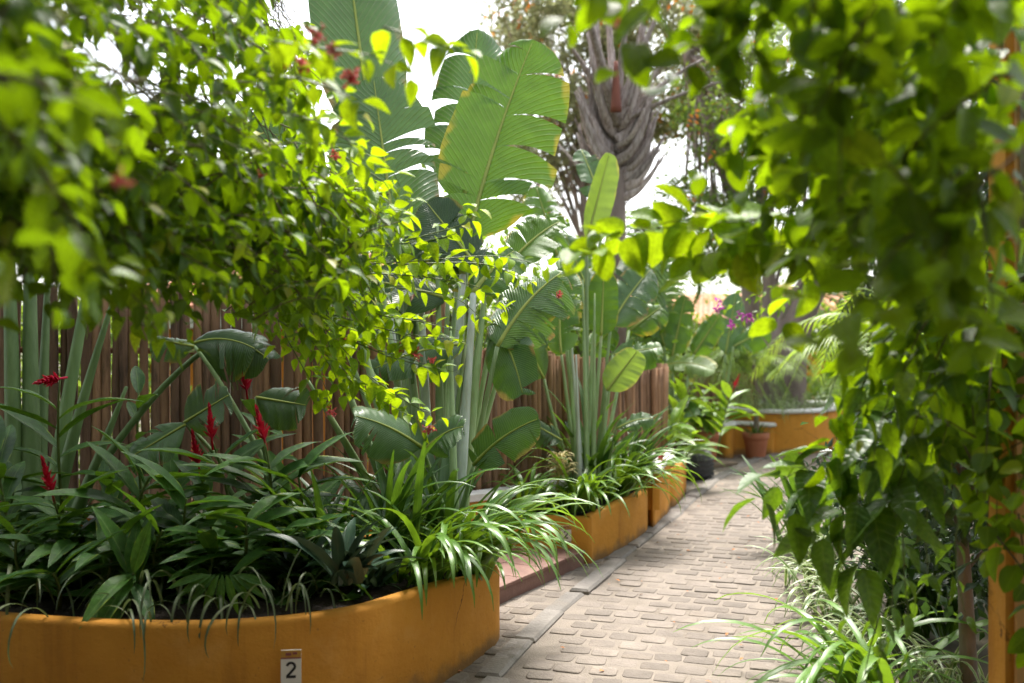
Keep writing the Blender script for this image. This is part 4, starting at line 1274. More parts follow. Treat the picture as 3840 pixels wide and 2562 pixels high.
# dark leafy ground cover between the plants of the foreground planter
gc = []
for i in range(2600):
    f = rg.random()
    u, d = rg.uniform(-350, 1480), rg.uniform(4.3, 5.6)
    p = zbase(u, d); p[2] = .40 + rg.random() ** 2 * .30
    if p[0] > -.45 - (5.6 - d) * .25:
        continue
    y = A(rg.normal(0, 1), abs(rg.normal(0, 1)) if d < 4.6 else rg.normal(-.2, 1), rg.normal(.15, .35))
    gc.append((frame(y, UP + rg.normal(0, .3, 3)), p, rg.uniform(.12, .24)))
o = cloud('ground_cover', leaf_tpl(1, .26, 4, 1, 'lance', .2, .35), M['lily_dark'], gc)
o['label'] = 'dark leafy ground cover between the gingers in the foreground planter'; o['category'] = 'ground cover'

# low palmate seedling hanging at the rim
pal = thing('palmate_seedling', 'small palm seedling with fan leaflets at the planter rim', 'plant', zbase(840, 4.15))
lt = leaf_tpl(1, .2, 6, 1, 'lance', .2, .3)
lm = tpl_mesh('leaflet', lt, M['ginger'])
for k in range(9):
    a = math.radians(-170 + k * 20)
    y = A(math.cos(a) * .9, -.35, math.sin(a) * .75)
    mk('leaflet', lm, pal, mat4(frame(y, A(0, -.8, .6)), P(835 + (k - 4) * 14, 2155, 4.1), .17))

# cream flower head bromeliad in the corner planter
br = clump('flowering_bromeliad', 'bromeliad with a shaggy cream flower head in the corner planter', (.30, 7.3, .34), BROM, 16, 1.1, 65, spread=.03)
fh = P(2105, 1735, 7.25)
mb = MB()
V0, F0, UV0 = strap_tpl(.13, .012, 1.0, 2.4, 3, 7)
rg = np.random.default_rng(3)
for i in range(60):
    a = rg.uniform(0, 6.28)
    R = frame(A(math.cos(a), math.sin(a), 0), UP)
    mb.add((V0 @ R.T) * rg.uniform(.7, 1.3) + fh + A(rg.normal(0, .02), rg.normal(0, .02), rg.uniform(-.12, .03)), F0, UV0, rg.random())
mb.tube(np.array([(.30, 7.3, .34), fh]), .008, 6)
mb.build('flower_head', M['cream_fl'], br)

# right border of the path
VG = 'cream edged tufts along the right of the path'
for i, (x, y, sc, n, st_, lb) in enumerate([
        (1.33, 4.35, 1.15, 50, GREEN_BIG, 'big green strap clump at the bottom right of the path'),
        (1.55, 4.95, 1.05, 60, VAR, 'cream edged tuft just behind the big green clump'),
        (1.62, 5.6, 1.1, 60, VAR, 'cream edged tuft third from the camera beside the path'),
        (1.72, 6.25, 1.05, 56, VAR, 'cream edged tuft under the hanging vine leaves'),
        (1.90, 6.9, 1.1, 50, VAR, 'cream edged tuft in front of the dark strap clump'),
        (2.0, 7.5, 1.15, 44, LILYD, 'dark green strap clump leaning over the paving'),
        (1.95, 5.3, 1.1, 40, LILYD, 'dark strap clump behind the cream edged tufts'),
        (1.72, 4.45, 1.0, 40, VAR, 'cream edged tuft beside the big green clump in the corner')]):
    clump('border_tuft', lb, (x + .26, y, 0), st_, n, sc * .92, 80 + i, group=VG, bias=A(-.8, -.4, 0), spread=.09)
clump('border_tuft', 'pale cream edged tuft cascading over the far white cap', (3.75, 14.1, .56), VAR, 80, .85, 95, group=VG, bias=A(0, -1, 0), spread=.16)
clump('border_tuft', 'pale cream edged tuft at the right of the far planter', (4.35, 14.35, .56), VAR, 70, .8, 96, group=VG, bias=A(.3, -1, 0), spread=.16)
clump('border_tuft', 'pale cream edged tuft at the back of the far planter', (3.6, 14.9, .56), VAR, 50, .85, 97, group=VG, spread=.16)

# ------------------------------------------------------------------ palms
def frond(pts, n, ll, lw, rg, droop=.5, up=.2, vee=.9):
    """feather frond, leaflets growing out of the flat rachis ribbon (one connected sheet)"""
    R = resample(pts, .02)
    T = np.gradient(R, axis=0)
    V, F, UV = [], [], []
    m = 2 * n
    idx = np.linspace(0, len(R) - 1, m + 1)
    for i in range(m + 1):
        k = int(idx[i]); p = R[k]; t = unit(T[k])
        S = unit(np.cross(t, UP)) if abs(t[2]) < .97 else unit(np.cross(t, A(0, 1, 0)))
        r_ = .007 * (1 - .75 * i / m)
        V += [p - S * r_, p + S * r_]; UV += [(i / m, -.05), (i / m, .05)]
    for i in range(m):
        F.append((2 * i, 2 * i + 1, 2 * i + 3, 2 * i + 2))
    for i in range(n):
        f = (i + .5) / n
        if f < .12:
            continue
        k0 = 2 * i
        k = int(idx[k0]); t = unit(T[k])
        S = unit(np.cross(t, UP)) if abs(t[2]) < .97 else unit(np.cross(t, A(0, 1, 0)))
        Nn = unit(np.cross(S, t))
        ln_ = ll * math.sin(math.pi * (.15 + .8 * f)) ** .6 * rg.uniform(.85, 1.1)
        for side in (-1, 1):
            a0 = 2 * k0 + (1 if side > 0 else 0)
            a1 = a0 + 2
            d = unit(S * side * vee + t * (.45 + .5 * f) + Nn * up)
            b = len(V)
            base = (V[a0] + V[a1]) / 2
            for j, q in enumerate((.33, .68, 1.0)):
                c = base + d * ln_ * q + A(0, 0, -droop * ln_ * q * q)
                wv = lw * (1.0, .8, .06)[j] / 2
                V += [c - t * wv, c + t * wv]; UV += [(f, -.8), (f, .8)]
            F += [(a0, a1, b + 1, b), (b, b + 1, b + 3, b + 2), (b + 2, b + 3, b + 5, b + 4)]
    return np.array(V), F, np.array(UV)

def palm(name, label, base, top, nfr, fl, mat, seed, droop=.5, ll=.28, lw=.02, trunk_r=.03, nleaf=26, trunk=True, spread=1.0, group=None, az=None, rise=.5, parent=None):
    rg = np.random.default_rng(seed)
    base, top = A(base), A(top)
    root = parent or thing(name, label, 'palm', base, group)
    if trunk:
        mid = (base + top) / 2 + A(rg.normal(0, .02), 0, 0)
        pts = bez(base, mid, top, 14)
        rr = np.linspace(trunk_r * 1.3, trunk_r, 14) * (1 + .07 * np.tile([1, -1], 7))
        mb_ = MB(); mb_.tube(pts, rr, 10); mb_.build('trunk', M['bark'], root)
    for i in range(nfr):
        a = rg.uniform(0, 6.28) if az is None else az[0] + (az[1] - az[0]) * i / max(1, nfr - 1) + rg.normal(0, .15)
        o_ = A(math.cos(a), math.sin(a), 0)
        L = fl * rg.uniform(.8, 1.15)
        h = L * rise * rg.uniform(.4, 1.4)
        pts = [top, top + o_ * L * .3 * spread + UP * h * .9, top + o_ * L * .7 * spread + UP * h * (1.0 - droop * .4), top + o_ * L * spread + UP * h * (1.0 - droop * 1.5)]
        V, F, UV = frond(pts, nleaf, ll, lw, rg, .5)
        me = make_mesh('frond', V, F, UV, np.full(len(V), rg.random()), True, [M[mat]])
        mk('frond', me, root)
    return root

# potted palm and other pots
def pot(name, label, c, r, h, cat='potted plant'):
    root = thing(name, label, cat, c)
    prof = [(r * .70, 0), (r * .73, .01), (r * .93, h * .74), (r * .94, h * .75), (r * 1.02, h * .755), (r * 1.05, h * .79), (r * 1.06, h * .97), (r * 1.03, h), (r * .95, h), (r * .92, h * .9), (r * .9, h * .6)]
    V, F = lathe(prof, 32, c)
    mb_ = MB(); mb_.add(V, F); mb_.build('pot', M['terracotta'], root)
    V, F = lathe([(r * .93, h * .88), (r * .6, h * .9), (.01, h * .92)], 24, c)
    mb_ = MB(); mb_.add(V, F); mb_.build('soil', M['soil'], root)
    return root
pc = A(3.27, 13.35, 0)
pt1 = pot('potted_palm', 'terracotta pot with a slim palm in front of the ochre bed', pc, .168, .34)
palm('p', 'p', pc + A(0, 0, .3), pc + A(-.03, 0, 1.25), 11, .85, 'palm', 201, 1.3, .34, .02, .028, 24, parent=pt1, rise=.35)
for i in range(22):
    rg = np.random.default_rng(300 + i)
    a = rg.uniform(0, 6.28)
    mk('offset_leaf', BROM[i % 9], pt1, mat4(frame(A(math.cos(a), math.sin(a), 0), UP), pc + A(math.cos(a) * .1, math.sin(a) * .1, .31), rg.uniform(.5, .85)))
pc2 = A(2.46, 12.55, .06)
pt2 = pot('potted_shrub', 'tall terracotta pot with bushy leaves standing on a plank', pc2, .145, .36)
lt_ = [tpl_mesh('leaf', leaf_tpl(1, .3, 5, 1, 'lance', .2, c), M['ginger_far']) for c in (.2, .4, .6)]
rg = np.random.default_rng(77)
for k in range(7):
    tp = pc2 + A(rg.normal(0, .16), rg.normal(0, .14), rg.uniform(.65, 1.0))
    pts = bez(pc2 + A(0, 0, .32), pc2 + A(0, 0, .55), tp, 10)
    mb = MB(); mb.tube(pts, .007, 5); mb.build('stem', M['stem'], pt2)
    for j in range(12):
        q = pts[3 + j % 7]; a = rg.uniform(0, 6.28)
        mk('leaf', lt_[j % 3], pt2, mat4(frame(A(math.cos(a), math.sin(a), rg.uniform(-.3, .4)), UP + rg.normal(0, .2, 3)), q, rg.uniform(.16, .26)))
mb = MB(); mb.box((2.45, 12.45, .03), (.62, .40, .05), np.stack([unit(A(.9, .45, 0)), unit(A(-.45, .9, 0)), UP], 1), .006)
tag(mb.build('plank', M['plank'], None, False), 'weathered wooden plank lying under the tall terracotta pot', 'plank')
# tyre used as a pot
ty = thing('tyre_pot', 'dark ribbed tyre used as a round plant pot by the path', 'pot', (2.05, 11.35, 0))
prof = [(.16, 0), (.215, .01), (.235, .05), (.24, .12), (.24, .2), (.232, .27), (.21, .31), (.15, .315), (.14, .27)]
V, F = lathe(prof, 36, (2.05, 11.35, 0)); mb = MB(); mb.add(V, F); mb.build('tyre_body', M['rubber'], ty)
mb = MB(); V, F = lathe([(.15, .26), (.01, .28)], 20, (2.05, 11.35, 0)); mb.add(V, F); mb.build('soil', M['soil'], ty)
mb = MB(); mb.box((0, 0, 0), (.022, .030, .026), None, .004); kn = mb.mesh('tread_block', M['rubber'], False)
for k in range(36):
    for z in (.06, .115, .17, .225):
        a = 2 * math.pi * (k + (.5 if z in (.115, .225) else 0)) / 36
        mk('tread_block', kn, ty, Matrix.Translation((2.05 + .241 * math.cos(a), 11.35 + .241 * math.sin(a), z)) @ Matrix.Rotation(a, 4, 'Z'))
clump('hanging_fern', 'grassy fern hanging from the tyre pot', (2.03, 11.3, .28), SPI, 50, 1.0, 66, bias=A(-.3, -1, 0), spread=.06)

PG = 'feathery palms around the bend'
palm('feather_palm', 'bright feather palm right of the leaning tree trunk', P(3300, 1650, 12.5), P(3330, 1420, 12.3), 13, 1.15, 'palm', 202, .9, .34, .024, .05, 30, group=PG)
palm('feather_palm', 'feather palm with arching fronds above the far planter', P(2660, 1600, 15.6), P(2690, 1420, 15.4), 12, 1.2, 'palm', 203, 1.0, .40, .026, .05, 30, group=PG)
palm('feather_palm', 'yellow green feather palm behind the red spike', P(2560, 1600, 14.2), P(2600, 1450, 14), 11, 1.2, 'palm', 204, 1.0, .36, .024, .04, 26, group=PG)
palm('feather_palm', 'greyish upright feather palm behind the fence end', P(2400, 1650, 11.6), P(2440, 1380, 11.6), 9, 1.5, 'palm_grey', 205, .35, .40, .03, .05, 34, group=PG, rise=1.2, spread=.55)
palm('feather_palm', 'feather palm at the far right beside the dark shrub', P(3380, 1650, 10.5), P(3380, 1380, 10.5), 12, 1.5, 'palm', 206, .8, .38, .026, .05, 30, group=PG)
palm('feather_palm', 'thin feather palm under the orange flowered tree', P(2850, 1650, 19), P(2800, 1080, 19), 14, 1.9, 'palm_grey', 207, .9, .5, .03, .07, 30, group=PG)

# banana leaves behind the fence end
rp5 = P(2530, 1650, 11.0)
r5 = lambda u=2530: P(u, 1650, 11.0)
big_plant('banana_plant', 'banana plant with spread leaves just beyond the fence end', rp5, [
    dict(r=r5(), b=P(2490, 1370, 10.9), t=P(2680, 1390, 10.6), w=.42, n=A(.05, -.6, .8), bow=(0, 0, .1), tears=7, mat='banana_lime', pr=.02),
    dict(r=r5(), b=P(2520, 1340, 11.2), t=P(2570, 1110, 11.3), w=.36, n=A(-.2, -1, .2), tears=4, mat='banana', pr=.02),
    dict(r=r5(), b=P(2490, 1300, 11.3), t=P(2440, 1060, 11.4), w=.4, n=A(.3, -1, .2), tears=10, mat='banana', pr=.02),
    dict(r=r5(), b=P(2600, 1330, 11.3), t=P(2700, 1180, 11.4), w=.34, n=A(-.1, -1, .3), tears=5, mat='banana', pr=.02),
    dict(r=r5(), b=P(2540, 1480, 10.8), t=P(2600, 1560, 10.5), w=.34, n=A(.0, -.8, .5), tears=6, mat='banana', pr=.015),
    dict(r=P(2700, 1600, 13), b=P(2720, 1330, 13), t=P(2760, 1100, 13.2), w=.42, n=A(.1, -1, .2), tears=5, mat='banana_grey', pr=.02),
    dict(r=P(2700, 1600, 13), b=P(2750, 1300, 13), t=P(2880, 1230, 13), w=.4, n=A(.1, -.8, .5), tears=6, mat='banana', pr=.02),
], 55)

# old grey palm crown with stacked boots, high in the middle
bp_ = thing('boot_palm', 'old grey palm crown with stacked leaf bases and dead fronds high up', 'palm', P(2310, 1650, 10.5))
bp_base = P(2310, 1650, 10.5)
cen = lambda v, d=10.5: P(2310, v, d)
mb = MB(); mb.tube(np.array([bp_base, cen(1100), cen(640)]), [.12, .11, .10], 12); mb.build('trunk', M['bark'], bp_)
rg = np.random.default_rng(9)
for i in range(64):
    f = i / 63
    side = -1 if i % 2 else 1
    v0 = 745 - 330 * f
    b0 = cen(v0, 10.5 + .1 * f + rg.normal(0, .04))
    spread = (.46 - .22 * f) * rg.uniform(.88, 1.08)
    up = (.34 + .5 * f) * rg.uniform(.85, 1.15)
    fy = rg.normal(-.06, .05)
    pts = [b0, b0 + A(side * spread * .42, fy, up * .16), b0 + A(side * spread * .78, fy * 1.3, up * .6), b0 + A(side * spread * rg.uniform(.85, 1.3), fy, up * rg.uniform(.95, 1.35))]
    mb = MB(); mb.tube(spline(pts, 12), np.linspace(.055, .008, 12) * rg.uniform(.7, 1.2), 8, flat=.4, nrm=A(0, 1, 0)); mb.build('leaf_base', M['boot'], bp_)
for k, (du, dv, r_) in enumerate([(-140, -520, .045), (-40, -560, .04), (160, -430, .04), (270, -330, .03), (330, -260, .028), (-190, -330, .03), (60, -600, .035), (420, -180, .022)]):
    b0 = cen(470)
    e = P(2310 + du, 480 + dv, 10.5 + rg.normal(0, .4))
    mb = MB(); mb.tube(bez(b0, (b0 + e) / 2 + A(-du * .0002, 0, .06), e, 10), np.linspace(r_ * 1.5, r_ * .5, 10), 7); mb.build('frond_stalk', M['boot'], bp_)
mb = MB(); mb.tube(spline([cen(420, 10.25), cen(330, 10.25), cen(230, 10.3)], 8), np.linspace(.06, .02, 8), 8, flat=.6, nrm=A(0, 1, 0)); mb.build('sheath', M['boot_red'], bp_)

# ------------------------------------------------------------------ trees and bushes
small_leaf = leaf_tpl(1, .5, 2, 1, 'ovate', .2, .2)
def rand_frames(rg, n, upbias=.6):
    y = rg.normal(0, 1, (n, 3)); y[:, 2] -= .2
    y /= np.linalg.norm(y, axis=1)[:, None]
    z = rg.normal(0, 1, (n, 3)) + np.array((0, 0, upbias * 2))
    x = np.cross(y, z); x /= np.linalg.norm(x, axis=1)[:, None]
    return np.stack([x, y, np.cross(x, y)], axis=2)

def tree(name, label, base, trunk, blobs, nleaf, size, mat, seed, bark='bark', r0=.12, clumps=40, csize=.35, cat='tree', group=None, flowers=None, hollow=.35):
    """blobs: list of (centre, radii) of the crown; leaves sit in many small clumps on twigs"""
    rg = np.random.default_rng(seed)
    root = thing(name, label, cat, base, group)
    tp = spline([A(q) for q in trunk], 14)
    mb_ = MB(); mb_.tube(tp, np.linspace(r0, r0 * .45, 14), 9); tr = mb_.build('trunk', M[bark], root)
    cent, vol = [], np.array([np.prod(b[1]) for b in blobs]); vol = vol / vol.sum()
    mbl = MB()
    for i in range(clumps):
        c, r_ = blobs[rg.choice(len(blobs), p=vol)]
        d = unit(rg.normal(0, 1, 3)) * rg.uniform(hollow, 1) ** .6
        cc = A(c) + d * A(r_)
        cent.append(cc)
        if i % 2 == 0:
            j = rg.integers(6, 14)
            mbl.tube(bez(tp[j], (tp[j] + cc) / 2 + A(0, 0, .15), cc, 6), np.linspace(r0 * .22, r0 * .05, 6), 5, cap=False)
    mbl.build('limbs', M[bark], root, kind='stuff')
    cent = np.array(cent)
    k = rg.integers(len(cent), size=nleaf)
    T = cent[k] + rg.normal(0, 1, (nleaf, 3)) * csize * rg.uniform(.4, 1.1, len(cent))[k][:, None] * np.array((1, 1, .7))
    T[:, 2] = np.maximum(T[:, 2], .03)
    R = rand_frames(rg, nleaf)
    S = size * rg.uniform(.6, 1.25, nleaf)
    X = list(zip(R, T, S))
    cloud('crown', small_leaf, M[mat], X, root)
    if flowers:
        fm, nf, fs = flowers
        k = rg.integers(len(cent), size=nf // 6)
        F0 = np.repeat(cent[k], 6, axis=0) + np.repeat(rg.normal(0, csize * .9, (nf // 6, 3)), 6, axis=0) + rg.normal(0, fs * .6, (nf // 6 * 6, 3))
        X = list(zip(rand_frames(rg, len(F0)), F0, np.full(len(F0), fs)))
        cloud('blossom', small_leaf, M[fm], X, root)
    return root

TG = 'trees behind the fences'
def b(u, v, d, ru, rv, rd):
    """crown lobe: centre from the photo direction, half sizes in photo pixels and metres deep"""
    return (P(u, v, d), A(ru / FPX * d, rd, rv / FPX * d))
tree('flowering_tree', 'airy olive tree with orange blossom behind the grey palm', P(2150, 1500, 19) * A(1, 1, 0), [P(2150, 1700, 19) * A(1, 1, 0), P(2200, 1000, 19), P(2150, 300, 19)],
     [b(2160, 230, 19, 260, 330, 1.6), b(2480, 200, 19, 260, 320, 1.6), b(2080, 600, 19.5, 220, 200, 1.2), b(1960, 60, 19.5, 130, 170, 1.2)], 30000, .12, 'olive', 401, 'bark_pale', .12, 170, .36, group=TG, flowers=('orange_fl', 900, .14))
tree('flowering_tree', 'airy tree with orange dots and a pale slanting trunk right of the grey palm', P(2800, 1500, 17) * A(1, 1, 0), [P(2840, 1650, 17) * A(1, 1, 0), P(2790, 900, 17), P(2640, 430, 17), P(2560, 150, 17)],
     [b(2720, 560, 17, 260, 330, 1.3), b(2560, 850, 17, 170, 160, 1.2), b(2850, 350, 17, 220, 280, 1.3), b(2760, 900, 17, 220, 120, 1.)], 13000, .105, 'fresh', 402, 'bark_pale', .17, 120, .28, group=TG, flowers=('orange_fl', 360, .10))
# leaning trunk
tree('leaning_tree', 'thick leaning grey trunk covered with dry climbers near the bend', P(2960, 1600, 15.1) * A(1, 1, 0), [P(2945, 1640, 15.1) * A(1, 1, 0) , P(2945, 1380, 15.1), P(2985, 1200, 15.1), P(3080, 1000, 15.1), P(3180, 760, 15.1)],
     [b(3150, 650, 16, 300, 300, 1.5), b(3300, 450, 16, 300, 300, 1.4)], 3200, .14, 'bush_dark', 403, 'bark', .36, 70, .35, group=TG)
tree('leaning_tree', 'second slimmer trunk rising left of the leaning trunk', P(2900, 1600, 16.4) * A(1, 1, 0), [P(2905, 1640, 16.4) * A(1, 1, 0), P(2890, 1300, 16.4), P(2880, 1000, 16.4), P(2850, 700, 16.6)],
     [b(2900, 600, 16.5, 160, 160, 1.)], 1600, .12, 'fresh', 404, 'bark_pale', .17, 30, .3, group=TG)
tree('added_shade_tree', 'unseen broad tree added so that its crown shades the foreground planter from above', (-6.2, 8.6, 0), [(-6.2, 8.6, 0), (-6.2, 8.5, 3.0), (-6.0, 8.4, 5.4), (-5.4, 8.2, 5.9)],
     [(A(-2.9, 8.0, 5.6), A(2.5, 1.5, .75)), (A(-3.9, 6.6, 5.0), A(1.6, 1.3, .5))], 26000, .15, 'bush', 411, 'bark', .16, 130, .38, group=TG)  # crown added out of view to darken the planter bed
# dark evergreen right of the path
tree('dark_shrub', 'dense dark evergreen shrub right of the path behind the vines', (4.1, 8.4, 0), [(4.1, 8.4, 0), (4.1, 8.4, 1.6), (4.0, 8.3, 3.2)],
     [(A(3.95, 8.2, 1.6), A(.95, 1.0, 1.4)), (A(3.9, 8.4, 3.6), A(1.2, 1.0, 1.5))], 11000, .10, 'bush_dark', 405, 'bark', .10, 110, .22, cat='shrub')
tree('dark_shrub', 'low dark bush behind the cream edged tufts', (2.35, 5.6, 0), [(2.35, 5.6, 0), (2.35, 5.6, .5), (2.3, 5.5, .9)],
     [(A(2.45, 5.6, .75), A(.6, .8, .65)), (A(2.85, 6.5, .7), A(.45, .7, .6))], 6500, .075, 'bush_dark', 406, 'bark', .04, 80, .14, cat='shrub')
tree('dark_shrub', 'dark bush with reddish stems at the foot of the gate column', (2.05, 4.3, 0), [(2.0, 4.35, 0), (1.95, 4.3, .6), (1.85, 4.2, 1.2)],
     [(A(2.1, 4.4, 1.15), A(.42, .42, .5)), (A(2.3, 4.7, .6), A(.4, .4, .5))], 3200, .075, 'bush_dark', 407, 'bark', .04, 50, .13, cat='shrub')
# bushes closing the view
BG = 'bushes closing the view'
for i, (x, y, rx, ry, h, m, n, sz, lb) in enumerate([
        (5.6, 19.5, 2.0, 1.4, 1.7, 'bush', 7000, .15, 'green bush behind the far planter'),
        (7.2, 17.5, 1.6, 1.4, 2.6, 'bush_dark', 7000, .16, 'dark bush on the right of the bend'),
        (3.0, 20.5, 1.8, 1.2, 1.5, 'bush', 6000, .15, 'green bush left of the leaning trunk'),
        (.3, 16.5, 2.0, 1.2, 1.6, 'fresh', 6000, .15, 'fresh green bush behind the short log fence'),
        (-3.6, 12.5, 1.6, 1.0, 1.5, 'fresh', 6000, .13, 'light green bush glimpsed through the tall fence'),
        (-5.0, 9.5, 1.6, 1.0, 1.4, 'fresh', 6000, .12, 'light green bush behind the fence at the far left'),
        (1.2, 12.6, .9, .7, .9, 'bush', 4500, .11, 'leafy bush just behind the fence end'),
        (9.2, 13.5, 1.8, 1.8, 3.6, 'bush_dark', 8000, .16, 'tall dark bush at the far right'),
        (2.4, 17.5, 1.1, .9, 1.0, 'bush', 5000, .12, 'low dense bush beyond the thin pole fence'),
        (-.55, 9.7, .8, .6, 1.85, 'bush', 6500, .10, 'bush behind the fence under the great upright leaf'),
        (.9, 11.4, .8, .6, 1.7, 'bush', 6000, .10, 'bush behind the short fence left of its end'),
        (-5.6, 1.5, .9, 2.6, 2.4, 'bush_dark', 14000, .15, 'unseen tall dark hedge bush added outside the left edge to block light'),  # added out of view to cut light from the left
        (4.6, 1.5, .9, 2.6, 2.2, 'bush_dark', 9000, .13, 'unseen tall dark hedge bush added beyond the gate column to block light'),  # added out of view to cut light from the right
        (6.2, 16.3, .9, .8, .9, 'bush', 4000, .12, 'small bush right of the far planter')]):
    tree('bush', lb, (x, y, 0), [(x, y, 0), (x, y, h * .5), (x + .1, y, h)], [(A(x, y, h * .75), A(rx, ry, h * .75))], n, sz, m, 420 + i, 'bark', .06, 80, .28, cat='bush', group=BG)

# purple and orange cordyline leaves at the roof
cord = thing('cordyline', 'purple leaved cordyline in front of the clay tiled roof', 'plant', P(1340, 1281, 9.2) * A(1, 1, 0))
mb = MB(); mb.tube(np.array([P(1340, 1281, 9.2) * A(1, 1, 0), P(1345, 1120, 9.2)]), .02, 6); mb.build('stem', M['stem_brown'], cord)
M['purple'] = leaf_mat('purple_leaf', (.10, .03, .06), (.16, .05, .09), (.3, .06, .12), .3, .4, rib=(.2, .08, .1), vein_amt=0)
cm = [tpl_mesh('leaf', strap_tpl(.55, .05, 1.3, .8, 500 + i), M['purple']) for i in range(3)]
for i in range(16):
    a = i * 2.4
    mk('leaf', cm[i % 3], cord, mat4(frame(A(math.cos(a), math.sin(a), 0), UP), P(1345, 1125, 9.2), 1.0))

# ------------------------------------------------------------------ vines in front
def vine(name, label, shoots, tpls, mats, size, step, seed, pick, stem_mat='stem_brown', cat='vine', limit=300, flowers=(), droop=.45, stem_r=.0035, fl_mat='pinkred', upb=1.0, root_at=(0, 0, 0), pair=2, fl_size=.03, gaps=()):
    rg = np.random.default_rng(seed)
    root = thing(name, label, cat, root_at)
    X = []
    stems = MB(); ns = 0
    for pts in shoots:
        p = resample(pts, step)
        if len(p) < 3:
            continue
        T = np.gradient(p, axis=0)
        mb_ = MB()
        mb_.tube(p, np.linspace(stem_r, stem_r * .4, len(p)), 5)
        if ns < 150 and in_frame(p[len(p) // 2]):
            mb_.build('stem', M[stem_mat], root)
            ns += 1
        else:
            stems.add(np.vstack(mb_.V), mb_.F)
        az = rg.uniform(0, 6.28)
        for i in range(len(p)):
            t = unit(T[i])
            az += 1.57 + rg.normal(0, .3)
            ref = unit(np.cross(t, A(.13, .3, 1)))
            bi = np.cross(t, ref)
            for k in range(pair):
                if rg.random() < .10:
                    continue
                if gaps and p[i][1] > .3:      # openings in the foliage
                    u_, v_ = 1920 + p[i][0] / p[i][1] * FPX, 1281 - (p[i][2] - CAM_H) / p[i][1] * FPX
                    if any(((u_ - g[0]) / g[2]) ** 2 + ((v_ - g[1]) / g[3]) ** 2 < 1 for g in gaps):
                        continue
                a = az + k * math.pi + rg.normal(0, .3)
                side = ref * math.cos(a) + bi * math.sin(a)
                y = unit(side + t * .45 + A(0, 0, -droop) + rg.normal(0, .22, 3))
                z = UP * upb + side * .25 + rg.normal(0, .45, 3)
                R = frame(y, z)
                s_ = size * rg.uniform(.62, 1.18) * (1 - .35 * (i / len(p)) ** 3)
                X.append((R, p[i] + y * size * .12, s_, pick(rg, p[i])))
    if stems.n:
        stems.build('twigs', M[stem_mat], root, kind='stuff')
    foliage(root, X, tpls, [M[m] for m in mats], limit=limit)
    V0, F0, UV0 = leaf_tpl(1, .6, 3, 1, 'ovate', .3, .3)
    for c in flowers:
        mb_ = MB()
        c, n_, sc = A(c[0]), c[1], c[2]
        for i in range(n_):
            dd = unit(rg.normal(0, 1, 3) + A(0, 0, -.3))
            q = c + dd * sc * rg.uniform(.2, 1)
            mb_.tube(np.array([c, q]), .0012, 4, cap=False)
            for j in range(5):
                y = unit(dd * .5 + rg.normal(0, 1, 3))
                mb_.add((V0 @ frame(y, dd).T) * fl_size * rg.uniform(.7, 1.2) + q, F0, UV0, rg.random())
        mb_.build('flower_cluster', M[fl_mat], root)
    return root

def in_poly(u, v, poly):
    c = False
    n = len(poly)
    for i in range(n):
        x0, y0 = poly[i]; x1, y1 = poly[(i + 1) % n]
        if (y0 > v) != (y1 > v) and u < (x1 - x0) * (v - y0) / (y1 - y0) + x0:
            c = not c
    return c

def fill(rg, poly, n, dfun, dirs, length):
    """n drooping shoots spread through the volume seen inside the outline, between the given distances"""
    us = [p[0] for p in poly]; vs = [p[1] for p in poly]
    out = []
    while len(out) < n:
        u, v = rg.uniform(min(us), max(us)), rg.uniform(min(vs), max(vs))
        if not in_poly(u, v, poly):
            continue
        d = dfun(u, v, rg)
        p = P(u, v, d)
        L = length * rg.uniform(.6, 1.3)
        dr = unit(A(dirs) + rg.normal(0, .45, 3))
        out.append([p - dr * L * .5 + A(0, 0, .02), p + A(0, 0, .05 * L), p + dr * L * .5 - A(0, 0, .18 * L)])
    return out

# -- left creeper
rg = np.random.default_rng(17)
cre_tpl = [leaf_tpl(1, .56, 5, 1, 'ovate', .25, c, 0, seed=i) for i, c in enumerate((.2, .38, .1, .55))]
shoots = []
pa = [(-150, -150), (1090, -150), (1100, 150), (1120, 420), (1260, 640), (1200, 720), (500, 720), (-150, 620)]
pb = [(-150, 600), (700, 640), (1250, 640), (1400, 840), (1360, 960), (1260, 1120), (1120, 1180), (950, 1100), (700, 1020), (350, 990), (-150, 900)]
dn = lambda u, v, r: max(1.6, (2.1 + 2.0 * max(0, min(1, u / 1350))) * r.uniform(.8, 1.3))
shoots += fill(rg, pa, 235, dn, (.6, .3, -.35), .40)
shoots += fill(rg, pb, 430, lambda u, v, r: (2.5 + 1.7 * max(0, min(1, u / 1400))) * r.uniform(.85, 1.3), (.8, .2, -.18), .36)
# very near leaves at the left edge
shoots += fill(rg, [(-200, 100), (250, 250), (330, 520), (150, 620), (-200, 700)], 4, lambda u, v, r: r.uniform(1.3, 1.6), (.6, .1, -.4), .16)
shoots += fill(rg, [(-200, 600), (250, 700), (300, 860), (-200, 880)], 4, lambda u, v, r: r.uniform(1.3, 1.6), (.5, .1, -.6), .14)
